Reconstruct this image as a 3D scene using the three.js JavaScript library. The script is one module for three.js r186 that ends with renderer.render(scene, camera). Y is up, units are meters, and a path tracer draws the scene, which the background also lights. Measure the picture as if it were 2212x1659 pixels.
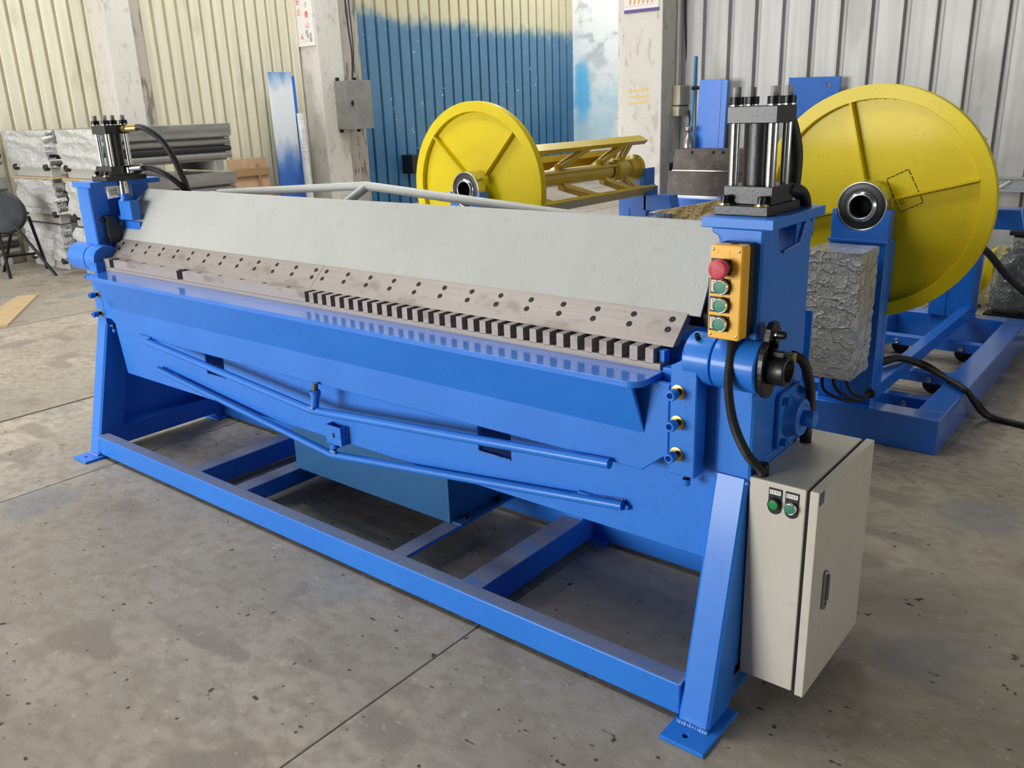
import * as THREE from 'three';
import { RoundedBoxGeometry } from 'three/addons/geometries/RoundedBoxGeometry.js';
import { mergeGeometries } from 'three/addons/utils/BufferGeometryUtils.js';
import { RectAreaLightUniformsLib } from 'three/addons/lights/RectAreaLightUniformsLib.js';
import { ImprovedNoise } from 'three/addons/math/ImprovedNoise.js';

RectAreaLightUniformsLib.init();
const scene = new THREE.Scene();
scene.background = new THREE.Color(0x05060a);

// ------------------------------------------------------------------ camera
const camera = new THREE.PerspectiveCamera(48.46, 4 / 3, 0.05, 80);
{
  const right = new THREE.Vector3(0.77697659, -0.03419171, -0.62860028);
  const down = new THREE.Vector3(0.16920782, -0.95043587, 0.26084549);
  const fwd = new THREE.Vector3(-0.60636301, -0.30903492, -0.73268092);
  const m = new THREE.Matrix4().makeBasis(right, down.clone().negate(), fwd.clone().negate());
  camera.quaternion.setFromRotationMatrix(m);
  camera.position.set(0, 1.55, 0);
}

// ------------------------------------------------------------------ light
const renderer = new THREE.WebGLRenderer({ antialias: true });
renderer.toneMapping = THREE.LinearToneMapping;
renderer.toneMappingExposure = 1.0;
renderer.shadowMap.enabled = true;
const DAY = new THREE.Color(0.965, 0.985, 1.0);
// unseen translucent roof lights and window bands, mostly added as fill: [x, y, z, width, height, facing, intensity]
const DAYLIGHTS = [
  { name: 'unseen_roof_light', c: [-5.4, 6.38, -1.15], w: 3.8, h: 2.4, dir: 'down', k: 10 },
  { name: 'unseen_roof_light', c: [-2.6, 6.38, -5.2], w: 1.4, h: 3.0, dir: 'down', k: 4 },  // added to brighten the reels and the grey wall
  { name: 'unseen_roof_light', c: [-8.6, 6.38, -13.6], w: 3.6, h: 2.6, dir: 'down', k: 8 },  // added to brighten the white wall of the far bay
  { name: 'unseen_roof_light', c: [-8.0, 6.38, -6.2], w: 2.0, h: 4.8, dir: 'down', k: 10 },  // added to brighten the cream wall and its pillars
  { name: 'unseen_window_band', c: [-7.2, 1.85, 9.4], w: 6.2, h: 3.4, dir: 'back', k: 21.5 },
  { name: 'unseen_window_band', c: [4.9, 1.9, -3.2], w: 4.0, h: 1.4, dir: 'left', k: 2.4 },  // added as fill for the faces turned to the right
];

// ------------------------------------------------------------------ helpers
let seed = 7;
const rnd = () => { seed = (seed * 1664525 + 1013904223) >>> 0; return seed / 4294967296; };
const rr = (a, b) => a + (b - a) * rnd();
const V = (x, y, z) => new THREE.Vector3(x, y, z);
const R = THREE.MathUtils.degToRad;
const clamp = (x, a = 0, b = 1) => Math.min(b, Math.max(a, x));
const sstep = (a, b, x) => { const t = clamp((x - a) / (b - a)); return t * t * (3 - 2 * t); };
const perlin = new ImprovedNoise();
// tileable value noise, period p cells
function hash(ix, iy, s) { let h = (ix * 374761393 + iy * 668265263 + s * 1274126177) | 0; h = Math.imul(h ^ (h >>> 13), 1274126177); h ^= h >>> 16; return (h >>> 0) / 4294967295; }
function vnoise(x, y, px, py, s) {
  const ix = Math.floor(x), iy = Math.floor(y), fx = x - ix, fy = y - iy;
  const ux = fx * fx * (3 - 2 * fx), uy = fy * fy * (3 - 2 * fy);
  const m = (a, p) => ((a % p) + p) % p;
  const a = hash(m(ix, px), m(iy, py), s), b = hash(m(ix + 1, px), m(iy, py), s), c = hash(m(ix, px), m(iy + 1, py), s), d = hash(m(ix + 1, px), m(iy + 1, py), s);
  return a + (b - a) * ux + (c - a) * uy + (a - b - c + d) * ux * uy;
}
function fbm(u, v, fx, fy, oct, s) { let a = 0, w = 0.5, n = 0; for (let i = 0; i < oct; i++) { a += w * vnoise(u * fx, v * fy, fx, fy, s + i * 17); n += w; w *= 0.5; fx *= 2; fy *= 2; } return a / n; }
function tex(w, h, metresX, metresY, fn, srgb = true) {
  const d = new Uint8Array(w * h * 4);
  for (let y = 0; y < h; y++) for (let x = 0; x < w; x++) {
    const c = fn((x + 0.5) / w, (y + 0.5) / h), i = (y * w + x) * 4;
    if (typeof c === 'number') { d[i] = d[i + 1] = d[i + 2] = clamp(c) * 255; } else { d[i] = clamp(c[0], 0, 255); d[i + 1] = clamp(c[1], 0, 255); d[i + 2] = clamp(c[2], 0, 255); }
    d[i + 3] = 255;
  }
  const t = new THREE.DataTexture(d, w, h, THREE.RGBAFormat);
  t.wrapS = t.wrapT = THREE.RepeatWrapping; t.magFilter = THREE.LinearFilter; t.minFilter = THREE.LinearMipmapLinearFilter; t.generateMipmaps = true;
  t.repeat.set(1 / metresX, 1 / metresY);
  if (srgb) t.colorSpace = THREE.SRGBColorSpace;
  t.needsUpdate = true;
  return t;
}
const mixc = (a, b, t) => [a[0] + (b[0] - a[0]) * t, a[1] + (b[1] - a[1]) * t, a[2] + (b[2] - a[2]) * t];
function canvasTex(w, h, draw) {
  const c = document.createElement('canvas'); c.width = w; c.height = h; draw(c.getContext('2d'), w, h);
  const t = new THREE.CanvasTexture(c); t.colorSpace = THREE.SRGBColorSpace; return t;
}

// --- geometry
function ready(g) {                      // same attributes everywhere, uv in metres by the face's main direction
  if (g.index) g = g.toNonIndexed();
  if (!g.attributes.normal) g.computeVertexNormals();
  for (const k of Object.keys(g.attributes)) if (!['position', 'normal', 'uv'].includes(k)) g.deleteAttribute(k);
  const p = g.attributes.position, uv = new Float32Array(p.count * 2);
  const a = V(), b = V(), c = V(), n = V();
  for (let i = 0; i < p.count; i += 3) {
    a.fromBufferAttribute(p, i); b.fromBufferAttribute(p, i + 1); c.fromBufferAttribute(p, i + 2);
    n.copy(b).sub(a).cross(c.clone().sub(a));
    const ax = Math.abs(n.x), ay = Math.abs(n.y), az = Math.abs(n.z);
    for (let k = 0; k < 3; k++) {
      const q = k === 0 ? a : k === 1 ? b : c, o = (i + k) * 2;
      if (ay >= ax && ay >= az) { uv[o] = q.x; uv[o + 1] = q.z; } else if (ax >= az) { uv[o] = q.z; uv[o + 1] = q.y; } else { uv[o] = q.x; uv[o + 1] = q.y; }
    }
  }
  g.setAttribute('uv', new THREE.BufferAttribute(uv, 2));
  g.userData.ready = true;
  return g;
}
const merge = (list) => { const g = mergeGeometries(list.map(x => x.userData.ready ? x : ready(x)), false); g.userData.ready = true; return g; };
function box(x0, x1, y0, y1, z0, z1, r = 0.003) {
  const w = Math.abs(x1 - x0), h = Math.abs(y1 - y0), d = Math.abs(z1 - z0);
  r = Math.min(r, w * 0.45, h * 0.45, d * 0.45);
  const g = r > 0 ? new RoundedBoxGeometry(w, h, d, 1, r) : new THREE.BoxGeometry(w, h, d);
  g.translate((x0 + x1) / 2, (y0 + y1) / 2, (z0 + z1) / 2); return g;
}
function prism(axis, pts, a0, a1, bevel = 0.002, holes = []) {   // axis x: pts (z,y); axis y: pts (x,z); axis z: pts (x,y)
  const map = axis === 'x' ? ([z, y]) => new THREE.Vector2(-z, y) : axis === 'y' ? ([x, z]) => new THREE.Vector2(x, -z) : ([x, y]) => new THREE.Vector2(x, y);
  const sh = new THREE.Shape(pts.map(map)); for (const h of holes) sh.holes.push(new THREE.Path(h.map(map)));
  const d = Math.abs(a1 - a0), b = Math.min(bevel, d * 0.3);
  const g = new THREE.ExtrudeGeometry(sh, { depth: d - 2 * b, bevelEnabled: b > 0, bevelThickness: b, bevelSize: b, bevelOffset: -b, bevelSegments: 1, curveSegments: 8 });
  g.translate(0, 0, Math.min(a0, a1) + b);
  const m = new THREE.Matrix4();
  if (axis === 'x') m.makeBasis(V(0, 0, -1), V(0, 1, 0), V(1, 0, 0)); else if (axis === 'y') m.makeBasis(V(1, 0, 0), V(0, 0, -1), V(0, 1, 0));
  if (axis !== 'z') g.applyMatrix4(m);
  return g;
}
function orient(g, p, dir) { const q = new THREE.Quaternion().setFromUnitVectors(V(0, 1, 0), dir.clone().normalize()); g.applyQuaternion(q); g.translate(p.x, p.y, p.z); return g; }
function cyl(p, q, r0, r1 = r0, seg = 20, open = false) {
  const d = q.clone().sub(p), L = d.length(); const g = new THREE.CylinderGeometry(r1, r0, L, seg, 1, open); g.translate(0, L / 2, 0); return orient(g, p, d);
}
function lathe(prof, p, dir, seg = 24) { return orient(new THREE.LatheGeometry(prof.map(([r, h]) => new THREE.Vector2(r, h)), seg), p, dir); }
function tube(pts, r, n = 60, seg = 10, tension = 0.5) {
  const c = new THREE.CatmullRomCurve3(pts.map(p => V(...p)), false, 'catmullrom', tension);
  const g = new THREE.TubeGeometry(c, n, r, seg, false);
  const e0 = new THREE.SphereGeometry(r, seg, 6), e1 = e0.clone(); e0.translate(...pts[0]); e1.translate(...pts[pts.length - 1]);
  return merge([g, e0, e1]);
}
function ribbedTube(pts, r, pitch, depth, seg = 14, tension = 0.5) {
  const c = new THREE.CatmullRomCurve3(pts.map(p => V(...p)), false, 'catmullrom', tension);
  const n = Math.round(c.getLength() / pitch) * 4; const g = new THREE.TubeGeometry(c, n, r, seg, false);
  const p = g.attributes.position;
  for (let i = 0; i <= n; i++) { const o = c.getPointAt(i / n), k = (i % 4 === 0 || i % 4 === 1) ? 1 : (r - depth) / r; for (let j = 0; j <= seg; j++) { const a = i * (seg + 1) + j; p.setXYZ(a, o.x + (p.getX(a) - o.x) * k, o.y + (p.getY(a) - o.y) * k, o.z + (p.getZ(a) - o.z) * k); } }
  g.computeVertexNormals(); return g;
}
const hexG = (r, h) => { const g = new THREE.CylinderGeometry(r, r, h, 6); g.translate(0, h / 2, 0); return g; };
const capBolt = (r, h) => new THREE.LatheGeometry([[0, h * 0.5], [r * 0.5, h * 0.5], [r * 0.52, h], [r * 0.88, h], [r, h * 0.88], [r, 0]].map(q => new THREE.Vector2(...q)), 12);
const welds = (parent, list) => { for (const [p, q, r, n] of list) part(parent, 'weld_bead', weld(V(...p), V(...q), r, n), M.weld); };
function weld(p, q, r, n = 14) { const g = []; const d = q.clone().sub(p), up = d.clone().normalize(); for (let i = 0; i < n; i++) { const s = new THREE.SphereGeometry(r * rr(0.8, 1.2), 6, 4); s.scale(1, 1, 1); const o = p.clone().addScaledVector(d, (i + 0.5) / n); s.translate(o.x, o.y, o.z); g.push(s); } return merge(g); }

// --- objects
const used = new Map();
const numbered = (n) => { const k = used.get(n) || 0; used.set(n, k + 1); return k ? `${n}_${String(k).padStart(3, '0')}` : n; };
function thing(name, label, category, o = [0, 0, 0], group) {
  const g = new THREE.Group(); g.name = numbered(name); g.position.set(...o); g.userData = { label, category }; if (group) g.userData.group = group; scene.add(g); return g;
}
const rootOf = (o) => { while (o.parent && o.parent !== scene) o = o.parent; return o; };
function part(parent, name, geo, mat, label) {        // geometry is given in world coordinates
  const r = rootOf(parent), g = geo.userData.ready ? geo : ready(geo);
  g.translate(-r.position.x, -r.position.y, -r.position.z);
  const m = new THREE.Mesh(g, mat); m.name = name; if (label) m.userData.label = label; parent.add(m); return m;
}
function copyAt(parent, name, geo, mat, p, q, label) { // shared geometry placed at a point
  const r = rootOf(parent), m = new THREE.Mesh(geo, mat); m.name = name; m.position.copy(p).sub(r.position); if (q) m.quaternion.copy(q); if (label) m.userData.label = label; parent.add(m); return m;
}
function solo(name, geo, mat, label, category, group) { // a thing that is one mesh
  let g = geo.userData.ready ? geo : ready(geo); g.computeBoundingBox(); const b = g.boundingBox, o = V((b.min.x + b.max.x) / 2, b.min.y, (b.min.z + b.max.z) / 2);
  g.translate(-o.x, -o.y, -o.z); const m = new THREE.Mesh(g, mat); m.position.copy(o); m.name = numbered(name); m.userData = { label, category }; if (group) m.userData.group = group; scene.add(m); return m;
}
function struct(name, geo, mat, label, category) { const m = new THREE.Mesh(geo.userData.ready ? geo : ready(geo), mat); m.name = name; m.userData = { kind: 'structure', label, category }; scene.add(m); return m; }
function structGroup(name, label, category) { const g = new THREE.Group(); g.name = name; g.userData = { kind: 'structure', label, category }; scene.add(g); return g; }
const qTo = (d) => new THREE.Quaternion().setFromUnitVectors(V(0, 1, 0), d.clone().normalize());

// ------------------------------------------------------------------ materials
const peel = tex(256, 256, 0.12, 0.12, (u, v) => fbm(u, v, 24, 24, 2, 3), false);
const hammer = tex(512, 512, 0.28, 0.28, (u, v) => { const a = fbm(u, v, 64, 64, 2, 9); return sstep(0.3, 0.7, a); }, false);
const fine = tex(256, 256, 0.2, 0.2, (u, v) => fbm(u, v, 40, 40, 3, 21), false);
const wear = (a, b, c, s, m = 0.9) => tex(256, 256, m, m, (u, v) => { const n = fbm(u, v, 5, 5, 5, s), k = fbm(u, v, 40, 40, 2, s + 5); return mixc(mixc(a, b, sstep(0.35, 0.7, n)), c, sstep(0.72, 0.8, k) * 0.5); });
const P = (o) => new THREE.MeshPhysicalMaterial(o);
const S = (o) => new THREE.MeshStandardMaterial(o);
const M = {
  blue: P({ map: wear([28, 114, 210], [31, 118, 214], [25, 108, 203], 31), roughness: 0.5, specularIntensity: 0.8, clearcoat: 0.3, clearcoatRoughness: 0.16, bumpMap: peel, bumpScale: 0.00015 }),
  blueDeep: P({ map: wear([16, 108, 212], [19, 112, 217], [14, 101, 202], 33), roughness: 0.42, clearcoat: 0.55, clearcoatRoughness: 0.13, bumpMap: peel, bumpScale: 0.00015 }),
  blueGloss: P({ map: wear([29, 117, 219], [32, 121, 223], [26, 111, 211], 32), roughness: 0.3, clearcoat: 1.0, clearcoatRoughness: 0.09 }),
  weld: P({ color: 0x5b86cf, roughness: 0.3, clearcoat: 0.8, clearcoatRoughness: 0.1 }),
  blueMatte: S({ map: wear([30, 98, 184], [34, 103, 190], [27, 92, 176], 34), roughness: 0.62, bumpMap: peel, bumpScale: 0.0002 }),
  dusty: S({ map: tex(512, 512, 0.7, 0.7, (u, v) => { const n = fbm(u, v, 6, 8, 4, 511), l = fbm(u, v, 30, 12, 3, 513), g = fbm(u, v, 120, 120, 2, 517); return mixc(mixc([110, 120, 152], [128, 134, 156], g), [58, 118, 206], clamp(sstep(0.58, 0.74, n) * 0.5 + sstep(0.66, 0.78, l) * 0.3)); }), roughness: 0.5 }),
  teal: P({ map: wear([14, 82, 132], [17, 88, 139], [12, 75, 122], 35), roughness: 0.45, clearcoat: 0.3, clearcoatRoughness: 0.2 }),
  cover: P({ map: wear([168, 169, 164], [173, 174, 169], [163, 164, 158], 37, 1.3), roughness: 0.5, bumpMap: hammer, bumpScale: 0.0003, clearcoat: 0.12, clearcoatRoughness: 0.35 }),
  cabinet: P({ map: wear([196, 190, 178], [200, 194, 183], [190, 184, 171], 39, 1.3), roughness: 0.5, bumpMap: fine, bumpScale: 0.0003, clearcoat: 0.15, clearcoatRoughness: 0.3 }),
  steel: S({ map: tex(512, 512, 0.6, 0.3, (u, v) => { const l = fbm(u, v, 3, 90, 3, 41), b = fbm(u, v, 5, 6, 4, 43), d = fbm(u, v, 60, 40, 2, 47); return mixc(mixc([146, 137, 131], [160, 151, 145], l), [116, 106, 99], sstep(0.58, 0.8, b) * 0.6 + sstep(0.78, 0.86, d) * 0.3); }), metalness: 0.35, roughness: 0.56, bumpMap: fine, bumpScale: 0.0002 }),
  darkSteel: S({ map: wear([86, 80, 76], [104, 97, 93], [62, 57, 54], 51, 0.4), metalness: 0.5, roughness: 0.5 }),
  chrome: S({ color: 0xd9dadd, metalness: 1, roughness: 0.16 }),
  thread: S({ color: 0xd6d7da, metalness: 0.85, roughness: 0.28 }),
  zinc: S({ color: 0xb89a58, metalness: 0.8, roughness: 0.35 }),
  black: P({ color: 0x0e0f11, roughness: 0.42, clearcoat: 0.15, clearcoatRoughness: 0.2, bumpMap: fine, bumpScale: 0.0004 }),
  oxide: S({ color: 0x1a1a1c, metalness: 0.5, roughness: 0.36 }),
  rubber: S({ color: 0x141517, roughness: 0.55 }),
  socket: S({ color: 0x090909, metalness: 0.2, roughness: 0.6 }),
  yellow: P({ map: wear([212, 188, 10], [216, 193, 12], [203, 178, 8], 61), roughness: 0.5, specularIntensity: 0.45, clearcoat: 0.1, clearcoatRoughness: 0.12, bumpMap: peel, bumpScale: 0.0002 }),
  mandrel: P({ map: wear([208, 178, 40], [214, 185, 46], [196, 166, 34], 63), roughness: 0.38, clearcoat: 0.4, clearcoatRoughness: 0.15 }),
  pendant: S({ color: 0xeeb023, roughness: 0.42, bumpMap: fine, bumpScale: 0.00015 }),
  plasticBlack: S({ color: 0x141418, roughness: 0.5 }),
  red: S({ color: 0xc23b48, roughness: 0.5 }),
  green: S({ color: 0x2f7d60, roughness: 0.45 }),
  greenLamp: P({ color: 0x0c8a40, roughness: 0.3, clearcoat: 0.5 }),
  paper: S({ color: 0xe7e6e2, roughness: 0.7 }),
  plate: S({ color: 0x8d8b87, metalness: 0.3, roughness: 0.5 }),
  bearing: S({ color: 0xc8c9cc, metalness: 0.95, roughness: 0.22 }),
  voidBlack: S({ color: 0x0b0b0c, roughness: 0.8 }),
  wood: S({ map: tex(256, 256, 0.8, 0.25, (u, v) => { const g = fbm(u, v, 3, 40, 4, 71); return mixc([168, 142, 104], [196, 172, 132], g); }), roughness: 0.8 }),
  card: S({ map: wear([184, 150, 118], [194, 160, 128], [172, 138, 106], 73, 0.7), roughness: 0.85 }),
  tape: S({ color: 0x9c7a52, roughness: 0.45 }),
  masking: S({ color: 0xd9bd7a, roughness: 0.8 }),
  glow: S({ color: 0xffffff, emissive: 0xfff8ec, emissiveIntensity: 1.6, roughness: 0.6 }),
};

// ================================================================== the setting
const XW = -11, ZB = -8, ZF = 9.5, XR = 5, ZFAR = -15.6, YT = 6.5;
{
  // ---- floor: cast slabs with open joints running away from the viewer
  const cmap = tex(2048, 2048, 4.6, 4.6, (u, v) => {
    const big = fbm(u, v, 3, 3, 4, 101), mid = fbm(u, v, 14, 14, 4, 107), sm = fbm(u, v, 120, 160, 2, 113);
    let c = mixc([176, 166, 151], [154, 145, 132], sstep(0.36, 0.62, big));
    c = mixc(c, [184, 172, 154], sstep(0.5, 0.76, mid) * 0.35);
    c = mixc(c, [112, 103, 94], sstep(0.58, 0.76, vnoise(u * 26, v * 40, 26, 40, 131)) * sstep(0.5, 0.64, mid) * 0.5);
    c = mixc(c, [142, 132, 117], clamp((sm - 0.5) * 1.6 + 0.25));
    const f = vnoise(u * 150, v * 230, 150, 230, 127) * 0.75 + vnoise(u * 420, v * 420, 420, 420, 137) * 0.25;    // pits and scuffs
    c = mixc(c, [52, 46, 41], sstep(0.86, 0.92, f) * 0.85);
    c = mixc(c, [200, 190, 174], sstep(0.84, 0.9, 1 - f) * 0.35);
    c = mixc(c, [114, 120, 128], sstep(0.64, 0.8, fbm(u, v, 9, 9, 4, 149)) * 0.4);                                      // bluish overspray stains
    return c;
  });
  const cbump = tex(1024, 1024, 1.7, 1.7, (u, v) => 0.55 * fbm(u, v, 60, 90, 3, 157) + 0.35 * fbm(u, v, 9, 9, 3, 163) - 0.5 * sstep(0.8, 0.9, vnoise(u * 110, v * 170, 110, 170, 167)) + 0.3, false);
  const crough = tex(512, 512, 3.1, 3.1, (u, v) => 0.5 + 0.36 * fbm(u, v, 6, 6, 4, 173), false);
  const cm = P({ map: cmap, bumpMap: cbump, bumpScale: 0.0011, roughnessMap: crough, roughness: 1.0, specularIntensity: 0.55 });
  const floor = structGroup('floor', 'worn grey concrete slab floor with straight joints', 'floor');
  const xs = [-11.2, -7.38, -4.99, -3.868, -1.58, 0.72, 2.9, 5.2], zs = [-15.8, -11.2, 9.7], gap = [0.01, 0.01, 0.0022, 0.0012, 0.002, 0.002, 0.002];
  for (let i = 0; i < xs.length - 1; i++) for (let j = 0; j < 2; j++) {
    const g = ready(box(xs[i] + (i ? gap[i - 1] : 0), xs[i + 1] - gap[i], -0.14, 0, zs[j] + 0.006, zs[j + 1] - 0.006, 0.005));
    const uv = g.attributes.uv; for (let k = 0; k < uv.count; k++) { uv.setX(k, uv.getX(k) + i * 1.37 + j * 0.61); uv.setY(k, uv.getY(k) + i * 2.11); }
    const m = new THREE.Mesh(g, cm); m.name = 'slab'; floor.add(m);
  }
  const bed = new THREE.Mesh(ready(box(-11.4, 5.4, -0.3, -0.05, -16, 9.9, 0)), S({ color: 0x2a2622, roughness: 1 })); bed.name = 'joint_fill'; floor.add(bed);

  // ---- profiled metal sheets
  function sheets(parent, along, plane, sign, s0, s1, y0, y1, pitch, prof, per, mat) {
    const n = Math.round((s1 - s0) / pitch); const p = (s1 - s0) / n;
    for (let a = 0; a < n; a += per) {
      const e = Math.min(n, a + per), line = [];
      for (let i = a; i < e; i++) for (const [t, d] of prof) line.push([s0 + (i + t) * p, d]);
      line.push([s0 + e * p, prof[0][1]]);
      const pos = [], nor = [], uv = [];
      for (let i = 0; i < line.length - 1; i++) {
        const [sa, da] = line[i], [sb, db] = line[i + 1];
        const A = along === 'z' ? (s, d, y) => [plane + sign * d, y, s] : (s, d, y) => [s, y, plane + sign * d];
        const q = [[sa, da, y0], [sb, db, y0], [sb, db, y1], [sa, da, y1]];
        const tl = Math.hypot(sb - sa, db - da), nn = along === 'z' ? [sign * (sb - sa) / tl, 0, -(db - da) / tl] : [-(db - da) / tl, 0, sign * (sb - sa) / tl];
        for (const k of (along === 'z') === (sign > 0) ? [0, 2, 1, 0, 3, 2] : [0, 1, 2, 0, 2, 3]) { pos.push(...A(...q[k])); nor.push(...nn); uv.push(q[k][0], q[k][2]); }
      }
      const g = new THREE.BufferGeometry();
      g.setAttribute('position', new THREE.Float32BufferAttribute(pos, 3)); g.setAttribute('normal', new THREE.Float32BufferAttribute(nor, 3)); g.setAttribute('uv', new THREE.Float32BufferAttribute(uv, 2));
      const m = new THREE.Mesh(g, mat); m.name = 'sheet_panel'; parent.add(m);
    }
  }
  const core = (parent, g, mat) => { const m = new THREE.Mesh(ready(g), mat); m.name = 'wall_core'; parent.add(m); };
  const coreM = S({ color: 0x8f8c86, roughness: 0.9 });
  const streak = (a, b, s) => tex(512, 512, 2.3, 5.2, (u, v) => { const l = fbm(u, v, 60, 3, 3, s), n = fbm(u, v, 7, 7, 4, s + 9); return mixc(mixc(a, b, sstep(0.3, 0.75, l)), [a[0] * 0.72, a[1] * 0.7, a[2] * 0.66], sstep(0.6, 0.82, n) * 0.4); });
  const dent = tex(512, 512, 2.1, 2.6, (u, v) => fbm(u, v, 6, 5, 4, 211), false);
  const creamM = S({ map: streak([224, 218, 194], [214, 208, 184], 201), roughness: 0.5, bumpMap: dent, bumpScale: 0.02 });
  const greyM = S({ map: streak([184, 183, 180], [172, 171, 168], 203), roughness: 0.48, metalness: 0.15, bumpMap: dent, bumpScale: 0.02 });
  const ribS = [[0, 0.05], [0.03, 0.055], [0.74, 0.055], [0.77, 0.05], [0.79, 0], [0.98, 0]], ribL = [[0, 0.055], [0.05, 0.05], [0.76, 0.05], [0.78, 0.055], [0.805, 0.055], [0.82, 0], [0.985, 0]];
  // cream wall along the left side
  const wl = structGroup('wall_left', 'cream ribbed metal sheet wall between concrete pillars, lower end painted blue', 'wall');
  sheets(wl, 'z', XW, 1, -9.62, ZF, 0, YT, 0.176, ribS, 5, creamM);
  // painted stretch: blue lower paint sprayed with a ragged upper edge over the cream
  const bm = tex(1024, 1024, 6, 6.5, (u, v) => {
    const y = v * 6.5, z = -15.6 + u * 6;                              // edge between 2.88 and 3.1 m
    const edge = 2.93 + 0.12 * sstep(-10.6, -9.9, z) + 0.13 * (fbm(u, v, 22, 3, 3, 221) - 0.5) - 0.05 * sstep(-12, -13.2, z);
    const a = sstep(edge + 0.16, edge - 0.12, y + 0.16 * (fbm(u, v, 90, 60, 2, 223) - 0.5));
    const n = fbm(u, v, 12, 8, 4, 227), l = fbm(u, v, 150, 4, 2, 229);
    let b = mixc([72, 114, 146], [88, 128, 158], n); b = mixc(b, [44, 98, 142], sstep(1.6, 0.4, y + (n - 0.5) * 1.6) * 0.75); b = mixc(b, [78, 126, 166], sstep(0.55, 0.8, l) * 0.3);
    let c = mixc([206, 197, 164], [194, 186, 156], n);
    c = mixc(c, b, a);
    const f = vnoise(u * 170, v * 120, 170, 120, 233); c = mixc(c, [214, 226, 236], sstep(0.93, 0.96, f) * a * sstep(0.45, 0.6, n));
    return c;
  });
  bm.offset.set(2.6, 0);
  sheets(wl, 'z', XW, 1, -15.6, -9.62, 0, YT, 0.2542, ribL, 4, S({ map: bm, roughness: 0.42, bumpMap: dent, bumpScale: 0.02 }));
  core(wl, box(XW - 0.16, XW - 0.004, -0.1, YT + 0.1, -15.8, 9.7, 0), coreM);
  // grey wall at the back
  const wb = structGroup('wall_back', 'grey ribbed metal sheet wall behind the yellow reels', 'wall');
  sheets(wb, 'x', ZB, 1, -4.28, 5, 0, YT, 0.257, ribL, 4, greyM);
  core(wb, box(-4.5, 5.2, -0.1, YT + 0.1, ZB - 0.16, ZB - 0.004, 0), coreM);
  // white end wall of the bay behind the pillar
  const wm = tex(1024, 1024, 6.5, 6.5, (u, v) => {
    const x = -11 + u * 6.5, y = v * 6.5, n = fbm(u, v, 26, 34, 4, 241), m2 = fbm(u, v, 9, 9, 3, 243);
    let c = mixc([226, 230, 230], [206, 212, 214], sstep(0.5, 0.72, n));
    c = mixc(c, [172, 178, 182], sstep(0.62, 0.75, n) * sstep(1.9, 2.6, y) * 0.55);
    c = mixc(c, [168, 216, 238], sstep(0.34, 0.62, m2) * sstep(2.5, 1.2, y) * 0.75);
    const d = Math.hypot((x + 10.72) * 1.4 + 0.25 * (n - 0.5), (y - 1.75) * 0.55 + 0.3 * (m2 - 0.5)); c = mixc(c, [96, 184, 236], sstep(0.42, 0.16, d) * 0.9);
    return c;
  });
  wm.offset.set(11 / 6.5, 0); wm.wrapS = THREE.RepeatWrapping;
  const wf = structGroup('wall_far', 'white rendered end wall with pale blue overspray seen past the pillar', 'wall');
  core(wf, box(-11.2, -4.3, -0.1, YT + 0.1, ZFAR - 0.16, ZFAR, 0), S({ map: wm, roughness: 0.8 }));
  const wbay = structGroup('wall_bay', 'white side wall of the bay behind the grey wall', 'wall');
  core(wbay, box(-4.5, -4.3, -0.1, YT + 0.1, ZFAR, ZB - 0.16, 0), S({ color: 0xcfd2d2, roughness: 0.85 }));
  // right and front walls, behind the viewer
  const wr = structGroup('wall_right', 'grey ribbed metal sheet wall on the right side', 'wall');
  sheets(wr, 'z', XR, -1, -8, ZF, 0, YT, 0.257, ribL, 4, S({ color: 0x63676b, roughness: 0.5 })); core(wr, box(XR + 0.004, XR + 0.16, -0.1, YT + 0.1, -8.2, 9.7, 0), coreM);
  const wfr = structGroup('wall_front', 'cream metal sheet wall with a wide translucent door screen', 'wall');
  for (const [x0, x1, y0, y1] of [[-11.2, -10.4, -0.1, 6.6], [-4.0, 5.2, -0.1, 6.6], [-10.4, -4.0, 3.65, 6.6]]) core(wfr, box(x0, x1, y0, y1, ZF, ZF + 0.16, 0), S({ color: 0x7c7a70, roughness: 0.6 }));
  // ceiling
  const ce = structGroup('ceiling', 'dull metal sheet roof of the hall', 'ceiling');
  const ceM = S({ color: 0x55585b, roughness: 0.7 });
  core(ce, box(-11.2, 5.2, YT, YT + 0.16, -15.8, 9.7, 0), ceM);
  for (const z of [-6, -2, 2]) { const m = new THREE.Mesh(ready(box(-11, 5, YT - 0.32, YT, z - 0.08, z + 0.08, 0.004)), S({ color: 0x6a6f75, roughness: 0.6 })); m.name = 'roof_beam'; ce.add(m); }

  // ---- unseen daylight openings, mostly added to brighten the hall: translucent panels, each with a light of its size in front
  DAYLIGHTS.forEach((d, i) => {
    const g = structGroup(`window_${i + 1}`, d.dir === 'down' ? `unseen translucent roof light panel ${['over the left aisle', 'added to brighten the reels', 'added to brighten the far bay', 'added to brighten the left rear corner'][i]}` : d.dir === 'left' ? 'high translucent window band added in the right wall as fill light' : 'wide translucent door screen at the front end of the hall', 'window');
    const [x, y, z] = d.c, t = 0.05, fr = S({ color: 0x9a9da0, roughness: 0.5 });
    const add = (n, gg, m) => { const o = new THREE.Mesh(ready(gg), m); o.name = n; g.add(o); };
    const glow = M.glow;
    const L = new THREE.RectAreaLight(DAY, d.k, d.w, d.h); 
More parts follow.
